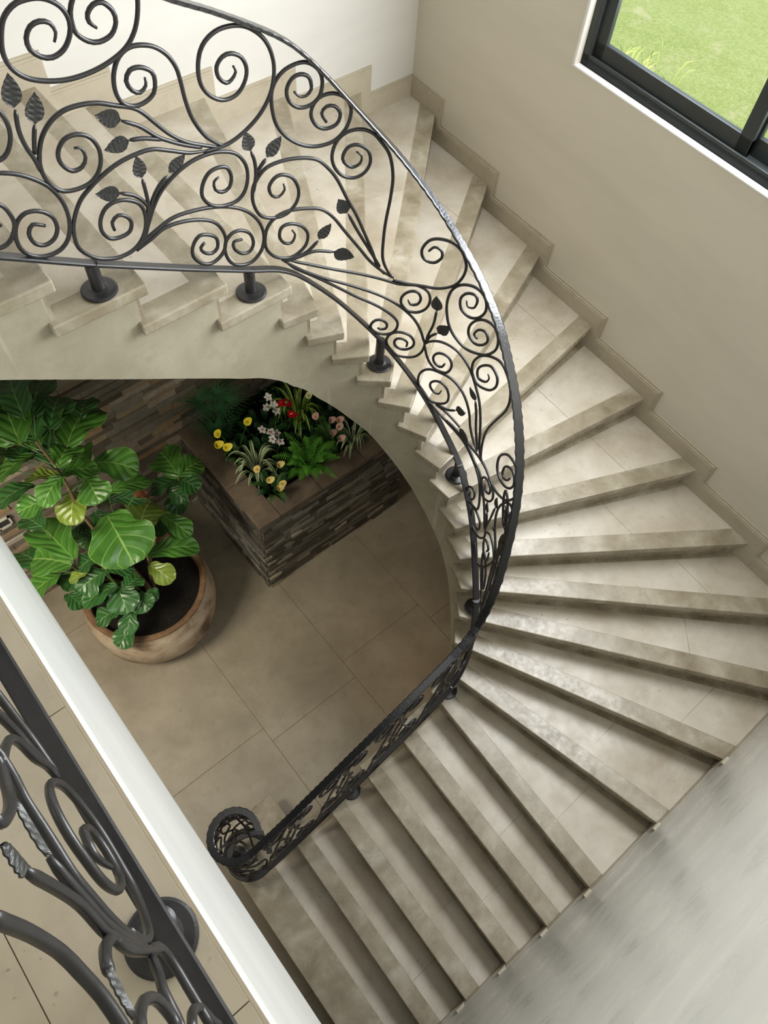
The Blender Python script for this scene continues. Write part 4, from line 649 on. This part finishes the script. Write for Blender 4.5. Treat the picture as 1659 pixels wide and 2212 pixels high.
# ------------------------------------------------------------------ stacked stone wall and planter
def stack(bm, org, du, L, z0, z1, nrm_, hrow, lens, depth, seed):
    r = random.Random(seed); lay = bm.faces.layers.float.get('tone') or bm.faces.layers.float.new('tone'); z = z0
    while z < z1 - .005:
        h = min(hrow * r.uniform(.75, 1.35), z1 - z); u = -r.uniform(0, lens)
        while u < L:
            l = r.uniform(lens * .35, lens * 1.7); a = max(0, u); b = min(L, u + l); u += l
            if b - a < .01: continue
            d = depth * r.uniform(.25, 1); g = .0015; P = [org + du * (a + g), org + du * (b - g)]; Q = [p + nrm_ * d for p in P]
            if r.random() < .5: Q[0] = P[0] + nrm_ * d * r.uniform(.6, 1.3)
            fs = prism(bm, [(P[0].x, P[0].y), (P[1].x, P[1].y), (Q[1].x, Q[1].y), (Q[0].x, Q[0].y)], z + g, z + h - g); t = r.random()
            for f_ in fs: f_[lay] = t
        z += h
def stackobj(name, bm, mat, parent=None):
    return obj(name, bm, [mat], parent)
bm = bmesh.new(); p0 = Vector((-1.3, ly(-1.3), 0)); p1 = Vector((3.35, ly(3.35), 0))
stack(bm, p0, (p1 - p0).normalized(), (p1 - p0).length, 0, 2.42, Vector((0, -1, 0)), .052, .26, .035, 3)
tag(stackobj('wall_stone', bm, LEDGE), 'rough stacked ledge stone cladding behind the fig plant', 'wall', kind='structure')
pla = empty('stone_planter', (0, 0, 0), 'square raised planter clad in dark stacked slate with flat stone coping', 'planter')
PX0, PX1, PY0, PY1, PH = 1.245, 2.62, 2.48, 3.57, 1.0
bm = bmesh.new(); box(bm, PX0 + .02, PX0 + .17, PY0 + .02, PY1, 0, PH - .03); box(bm, PX0 + .17, PX1, PY0 + .02, PY0 + .17, 0, PH - .03); box(bm, PX1 - .15, PX1 - .01, PY0 + .17, PY1, 0, PH - .03)
obj('body', bm, GROUT, pla)
bm = bmesh.new(); stack(bm, Vector((PX0 + .02, PY0 + .02, 0)), Vector((1, 0, 0)), PX1 - PX0 - .02, 0, PH - .03, Vector((0, -1, 0)), .034, .17, .022, 5)
stack(bm, Vector((PX0 + .02, PY1, 0)), Vector((0, -1, 0)), PY1 - PY0 - .02, 0, PH - .03, Vector((-1, 0, 0)), .034, .17, .022, 6)
stack(bm, Vector((PX1 - .01, PY0 + .02, 0)), Vector((0, 1, 0)), PY1 - PY0 - .02, 0, PH - .03, Vector((1, 0, 0)), .034, .17, .022, 8)
stackobj('cladding', bm, LEDGED, pla)
bm = bmesh.new(); wd = .185
box(bm, PX0, PX0 + wd, PY0, PY0 + .42, PH - .03, PH + .012); box(bm, PX0, PX0 + wd, PY0 + .424, PY0 + .80, PH - .03, PH + .012); box(bm, PX0, PX0 + wd, PY0 + .804, PY1, PH - .03, PH + .012)
box(bm, PX0 + wd + .003, PX0 + .56, PY0, PY0 + wd, PH - .03, PH + .012); box(bm, PX0 + .564, PX0 + .98, PY0, PY0 + wd, PH - .03, PH + .012); box(bm, PX0 + .984, PX1, PY0, PY0 + wd, PH - .03, PH + .012)
box(bm, PX1 - wd, PX1, PY0 + wd + .003, PY1, PH - .03, PH + .012)
obj('coping', bm, SLATE, pla, bev=.005)
bm = bmesh.new(); box(bm, PX0 + .16, PX1 - .14, PY0 + .16, PY1, .6, .93); s = obj('soil', bm, SOIL, pla)

# small recessed socket in the stone wall
bm = bmesh.new(); ox, oz = .0, 1.0
for a, b, c_, d_ in ((0, .10, 0, .014), (0, .10, .086, .10), (0, .014, 0, .1), (.086, .1, 0, .1)): box(bm, -.185 + a, -.185 + b, ly(-.2) - .05, ly(-.2) - .036, 1.07 + c_, 1.07 + d_)
so = obj('wall_socket', bm, simple('socket_white', (.6, .58, .52), .4)); tag(so, 'small pale square socket frame on the stone wall at the left edge', 'socket')
bm = bmesh.new(); box(bm, -.171, -.099, ly(-.2) - .04, ly(-.2) - .03, 1.084, 1.156); obj('plate', bm, simple('socket_dark', (.03, .03, .03), .5), so)

# ------------------------------------------------------------------ big pot and fiddle leaf fig
pot = empty('plant_pot', (0, 0, 0), 'large round weathered clay pot with a dark worn rim', 'pot')
px, py = .412, 2.825
bm = bmesh.new(); lathe(bm, [(0, .002), (.34, .002), (.40, .05), (.468, .20), (.487, .33), (.48, .44), (.462, .53), (.452, .575), (.45, .59)], px, py, 72); obj('body', bm, POT, pot, smooth=True)
bm = bmesh.new(); lathe(bm, [(.45, .588), (.452, .600), (.445, .606), (.41, .602), (.402, .59), (.402, .48)], px, py, 72); obj('rim', bm, POTRIM, pot, smooth=True)
bm = bmesh.new(); lathe(bm, [(0, .53), (.15, .528), (.3, .522), (.403, .515)], px, py, 48)
for v in bm.verts: v.co.z += .012 * noise.noise(v.co * 9)
obj('soil', bm, SOIL, pot)
fig = empty('fiddle_leaf_fig', (0, 0, 0), 'tall fiddle leaf fig with broad glossy leaves growing in the clay pot', 'potted plant')
BR = [[(.44, 2.80, .50), (.40, 2.86, .8), (.33, 2.97, 1.15), (.29, 3.02, 1.5), (.30, 3.08, 1.85), (.27, 3.1, 2.2)], [(.45, 2.83, .50), (.56, 2.9, .8), (.75, 2.97, 1.02), (.94, 3.03, 1.2), (.96, 3.0, 1.32)],
      [(.42, 2.80, .50), (.40, 2.80, .7), (.31, 2.75, .85), (.24, 2.72, .95)], [(.38, 2.86, .50), (.25, 2.9, .75), (.10, 2.93, 1.0), (.06, 2.92, 1.3)], [(.46, 2.80, .5), (.5, 2.8, .8), (.52, 2.82, 1.15), (.45, 2.92, 1.45)]]
brp = []
for k, B_ in enumerate(BR):
    pl = spline(B_, .05); bm = bmesh.new(); tube(bm, pl, lambda t: .017 - .009 * t, 8); obj('trunk' if k == 0 else 'branch', bm, BARK, fig, smooth=True); brp += pl
def fprof(t):
    w_ = math.sin(PI * min(1, .04 + t * .93)) ** .6 * (.62 + .55 * t - .22 * math.exp(-((t - .38) / .13) ** 2))
    return w_
for k, (bx, by, bz, tx, ty, tz, hw, cl) in enumerate(D['fig']):
    B_ = Vector((bx, by, bz)); T = Vector((tx, ty, tz)); L_ = (T - B_).length; cr = L_ * rnd.uniform(.08, .16)
    sp = [B_.lerp(T, t) + Vector((0, 0, cr * math.sin(PI * t))) for t in [i / 12 for i in range(13)]]
    roll = rnd.uniform(-.35, .35); ax = (T - B_).normalized(); up = Matrix.Rotation(roll, 3, ax) @ Vector((0, 0, 1))
    bm = bmesh.new(); blade(bm, sp, hw * 1.32, up, .12, fprof, wave=.10, cross=(-1, -.8, -.55, -.28, 0, .28, .55, .8, 1), seed=k)
    o = obj('leaf', bm, FIG[cl], fig, smooth=True, uv=True)
    if cl == 3: o['label'] = 'small dried brown leaf'
    near = min(brp, key=lambda q: (q - B_ + Vector((0, 0, .08))).length)
    if cl != 3 or 1:
        bm = bmesh.new(); tube(bm, spline([near, near.lerp(B_, .6) - Vector((0, 0, .01)), B_ + ax * .01], .03), .0035, 6); obj('petiole', bm, STEM, o)

# ------------------------------------------------------------------ planting in the stone planter
P = D['plants']; ZS = .925
def arc(b, t, lift, n=7):
    b = Vector(b); t = Vector(t); return [b.lerp(t, k / n) + Vector((0, 0, lift * math.sin(PI * k / n))) for k in range(n + 1)]
def strap_plant(name, x, y, n, L0, L1, hw, mat, label, cat, zt=.2, lift=.12, seed=1):
    r = random.Random(seed); root = empty(name, (x, y, ZS), label, cat)
    for k in range(n):
        an = 2 * PI * k / n + r.uniform(-.25, .25); L_ = r.uniform(L0, L1); zz_ = ZS + zt * r.uniform(.4, 1.2)
        bm = bmesh.new(); blade(bm, arc((x, y, ZS + .02), (x + L_ * math.cos(an), y + L_ * math.sin(an), zz_), lift * r.uniform(.7, 1.5), 9), hw, fold=.5, prof=lambda t: math.sin(PI * (.12 + .88 * t)) ** .7, cross=(-1, -.5, 0, .5, 1))
        obj('leaf', bm, mat, root, smooth=True, uv=True)
    return root
def fern(name, x, y, n, L0, L1, mat, label, cat, seed, zt=.25, lf=1.0, fan=None):
    r = random.Random(seed); root = empty(name, (x, y, ZS), label, cat)
    for k in range(n):
        an = 2 * PI * k / n + r.uniform(-.2, .2); L_ = r.uniform(L0, L1); sp = arc((x, y, ZS), (x + L_ * math.cos(an), y + L_ * math.sin(an), ZS + zt * r.uniform(.5, 1.3)), .1, 18); bm = bmesh.new()
        tube(bm, sp, .0018, 5)
        for j in range(2, 19):
            t = j / 18; ax = (sp[min(j + 1, 18)] - sp[j - 1]).normalized(); sd = ax.cross(Vector((0, 0, 1))).normalized(); ll = .042 * lf * math.sin(PI * (t * .92 + .06)) ** .7
            for sg in (-1, 1):
                q = sp[j] + sd * sg * ll + ax * ll * .45 + Vector((0, 0, -.01)); blade(bm, [sp[j], sp[j].lerp(q, .5) + Vector((0, 0, .004)), q], .0042 * lf ** .5, cross=(-1, 0, 1), fold=.2, prof=lambda t: (1, .9, .15)[min(2, int(t * 2 + .1))])
        obj('frond', bm, mat, root, uv=True)
    return root
x, y, z = P['cycad']; root = empty('fan_palm', (x, y, ZS), 'dark spiky fan palm at the planter corner against the stone wall', 'plant'); r = random.Random(4)
for k in range(9):
    an = r.uniform(0, 2 * PI); tl = r.uniform(.04, .13); c0 = Vector((x + tl * math.cos(an), y - .02 + tl * math.sin(an) * .8, 1.32 + r.uniform(-.12, .14))); bm = bmesh.new(); tube(bm, spline([(x, y, ZS), ((x + c0.x) / 2, (y + c0.y) / 2, 1.2), c0], .05), .004, 6)
    for j in range(24):
        a2 = an + (j / 23 - .5) * 5.2; L_ = r.uniform(.15, .21); q = c0 + Vector((math.cos(a2) * L_, math.sin(a2) * L_, .05 - .05 * abs(j / 23 - .5)))
        if q.y > 3.5: q.y = 3.5
        blade(bm, [c0, c0.lerp(q, .5) + Vector((0, 0, .012)), q], .005, cross=(-1, 0, 1), prof=lambda t: 1 - t * .85)
    obj('frond', bm, PALM, root, uv=True)
def calla(bm, base_, top, size, an, stem=True, mi=0):
    """stem goes to material 1, funnel to material 0"""
    b = Vector(base_); t = Vector(top); tube(bm, spline([b, b.lerp(t, .5) + Vector((0, 0, .06)), t], .04), .0035, 6, mi=1)
    n = 16; rings = []
    tilt = Matrix.Rotation(.75, 3, Vector((-math.sin(an), math.cos(an), 0)))
    for (rr, h) in ((.1, 0), (.24, .45), (.45, .8), (.8, 1.05), (1.1, 1.08)):
        ring = []
        for j in range(n):
            a = 2 * PI * j / n; e = 1 + .5 * max(0, math.cos(a)) * rr; v = Vector((rr * e * math.cos(a) * size * .5, rr * math.sin(a) * size * .5, h * size * .62 + .25 * size * rr * max(0, math.cos(a)))); ring.append(bm.verts.new(t + tilt @ v))
        rings.append(ring)
    for p, q in zip(rings, rings[1:]):
        for j in range(n): bm.faces.new((p[j], p[(j + 1) % n], q[(j + 1) % n], q[j])).smooth = True
def calla_spadix(bm, top, size, an):
    t = Vector(top); tilt = Matrix.Rotation(.75, 3, Vector((-math.sin(an), math.cos(an), 0)))
    tube(bm, [t + tilt @ Vector((0, 0, size * .25)), t + tilt @ Vector((0, 0, size * .8))], .0028, 6, (1, .5))
def calla_plant(name, pts, mat, label, size, seed):
    r = random.Random(seed); cx = sum(p[0] for p in pts) / len(pts); cy = sum(p[1] for p in pts) / len(pts); root = empty(name, (cx, cy, ZS), label, 'flower')
    for p in pts:
        bx = max(PX0 + .21, cx + r.uniform(-.04, .04)); bm = bmesh.new(); calla(bm, (bx, cy + r.uniform(-.03, .03), ZS), (p[0], p[1], p[2]), size * 1.1, 3.6 + (len(root.children) * 1.37) % 1.9); fl = obj('flower', bm, [mat, STEM], root, uv=True)
        bm = bmesh.new(); calla_spadix(bm, p, size * 1.1, 3.6 + ((len(root.children) - 1) * 1.37) % 1.9); obj('spadix', bm, SPX, fl)
    for k in range(9):
        an = r.uniform(0, 6.28); L_ = r.uniform(.08, .18); bm = bmesh.new()
        blade(bm, arc((max(PX0 + .21, cx), cy, ZS), (max(PX0 + .12, cx + L_ * math.cos(an)), cy + L_ * math.sin(an), ZS + r.uniform(.1, .25)), .08), .028, fold=.3, prof=lambda t: math.sin(PI * min(1, t * 1.0)) ** 1.2); obj('leaf', bm, LEAFD if k % 2 else STEM, root, smooth=True, uv=True)
    return root
calla_plant('yellow_calla_lily', P['yellow'][:4], YEL, 'bright yellow calla lilies leaning over the planter edge', .048, 2)
calla_plant('cream_calla_lily', P['amber'], AMB, 'pale apricot calla lilies in the front corner of the planter', .042, 3)
calla_plant('blush_calla_lily', P['pink'], PNK, 'blush pink and white calla lilies near the stair side of the planter', .042, 5)
calla_plant('white_calla_lily', P['white'], CALW, 'single greenish white calla lily beside the lime strap leaves', .042, 6)
x, y, z = P['stripe']; strap_plant('spider_plant', x, y, 26, .13, .21, .0125, STRIPE, 'spider plant with cream-edged leaves beside the yellow calla lilies', 'plant', .24, .15, 11)
x, y, z = P['drac']; strap_plant('lime_strap_plant', x, y, 20, .16, .27, .013, DRACM, 'lime green strap-leaved plant behind the red anthurium', 'plant', .34, .16, 12)
x, y, z = P['stripe2']; strap_plant('striped_grass_plant', x, y, 22, .1, .19, .010, STRIPE, 'thin white-striped grassy plant by the coping near the stairs', 'plant', .2, .14, 13)
x, y, z = P['fern']; fern('fern', x, y, 24, .12, .27, FERN, 'bright green fern spilling over the front coping', 'fern', 21, .28)
x, y, z = P['fern2']; fern('fern', x, y, 10, .12, .18, simple('fern_dull', (.05, .15, .03), .5, 0, .4, .3, 8), 'smaller dull green fern between the bright fern and blush callas', 'fern', 22, .16, .7)
def orchid(name, pts, basep, label, seed, lip=True):
    r = random.Random(seed); root = empty(name, basep, label, 'flower'); pts = [Vector(p) for p in pts]; order = sorted(pts, key=lambda p: p.z); bm = bmesh.new(); tube(bm, spline([Vector(basep)] + order, .03), .003, 6); obj('stem', bm, STEM, root)
    for p in pts:
        bm = bmesh.new(); a0 = r.uniform(0, 6.28); tl = Vector((r.uniform(-.3, .3), r.uniform(-.9, -.3), 1)).normalized(); q = Vector((0, 0, 1)).rotation_difference(tl)
        for k in range(5):
            a = a0 + 2 * PI * k / 5; L_ = .034 if k in (1, 4) else .031; e = q @ Vector((math.cos(a) * L_, math.sin(a) * L_, .004)); blade(bm, [p, p + e * .35, p + e * .7, p + e], .0145 if k in (1, 4) else .010, up=tl, fold=.1, prof=lambda t: math.sin(PI * (.1 + .85 * t)) ** .6)
        f_ = obj('flower', bm, WHT, root, smooth=True, uv=True)
        if lip:
            bm = bmesh.new(); bmesh.ops.create_uvsphere(bm, u_segments=10, v_segments=6, radius=.006, matrix=Matrix.Translation(p + tl * .006) @ Matrix.Diagonal((1, 1.4, .8, 1))); obj('lip', bm, MAG, f_)
    for k in range(5):
        an = k * 1.3 + seed; b = Vector(basep); bm = bmesh.new(); blade(bm, arc(b, b + Vector((math.cos(an) * .13, math.sin(an) * .13, .1)), .06), .03, fold=.3, prof=lambda t: math.sin(PI * (.08 + .88 * t)) ** .6); obj('leaf', bm, LEAFD, root, smooth=True, uv=True)
orchid('orchid', P['orchA'], (P['orchAb'][0], P['orchAb'][1], ZS), 'white orchid spray standing tall near the dark back wall', 31, False)
orchid('orchid', P['orchB'], (P['orchB'][1][0] + .06, P['orchB'][1][1] + .08, ZS), 'white orchid with magenta lips above the cream-edged spider plant', 33)
root = empty('anthurium', (P['anth'][0][0], P['anth'][0][1], ZS), 'red anthurium with two glossy heart-shaped blooms', 'flower')
for k, p in enumerate(P['anth'] + [[P['anth'][0][0] - .02, P['anth'][0][1] + .03, 1.33]]):
    p = Vector(p); bm = bmesh.new(); an = (-1.2, -.7, 2.8)[k]; d_ = Vector((math.cos(an), math.sin(an), -.15)) * .062
    blade(bm, [p - d_ * .45, p - d_ * .2, p + d_ * .1, p + d_ * .45, p + d_ * .8], .034, fold=.15, prof=lambda t: (.55, 1, .98, .7, .05)[min(4, int(t * 4 + .01))]); f_ = obj('bloom', bm, RED, root, smooth=True, uv=True)
    bm = bmesh.new(); tube(bm, [p - d_ * .15 + Vector((0, 0, .004)), p + d_ * .2 + Vector((0, 0, .022))], .0035, 8, (1, .5)); obj('spadix', bm, SPX, f_)
    bm = bmesh.new(); tube(bm, spline([(P['anth'][0][0], P['anth'][0][1] + .05, ZS), (p.x, p.y + .03, 1.15), p - d_ * .2], .05), .003, 6); obj('stem', bm, STEM, root)
# low dark leafy filling between the flowers
r = random.Random(77); bm = bmesh.new()
for k in range(260):
    x = r.uniform(PX0 + .24, PX1 - .22); y = r.uniform(PY0 + .24, PY1 - .05); an = r.uniform(0, 6.28); L_ = r.uniform(.06, .14); zz_ = ZS + r.uniform(.03, .16)
    blade(bm, arc((x, y, ZS + .01), (x + L_ * math.cos(an), min(PY1 - .06, max(PY0 + .2, y + L_ * math.sin(an))), zz_), .04, 5), r.uniform(.012, .03), fold=.3, cross=(-1, 0, 1))
tag(obj('ground_foliage', bm, LEAFD, uv=True), 'low dark leafy filling between the planter flowers', 'foliage', kind='stuff')
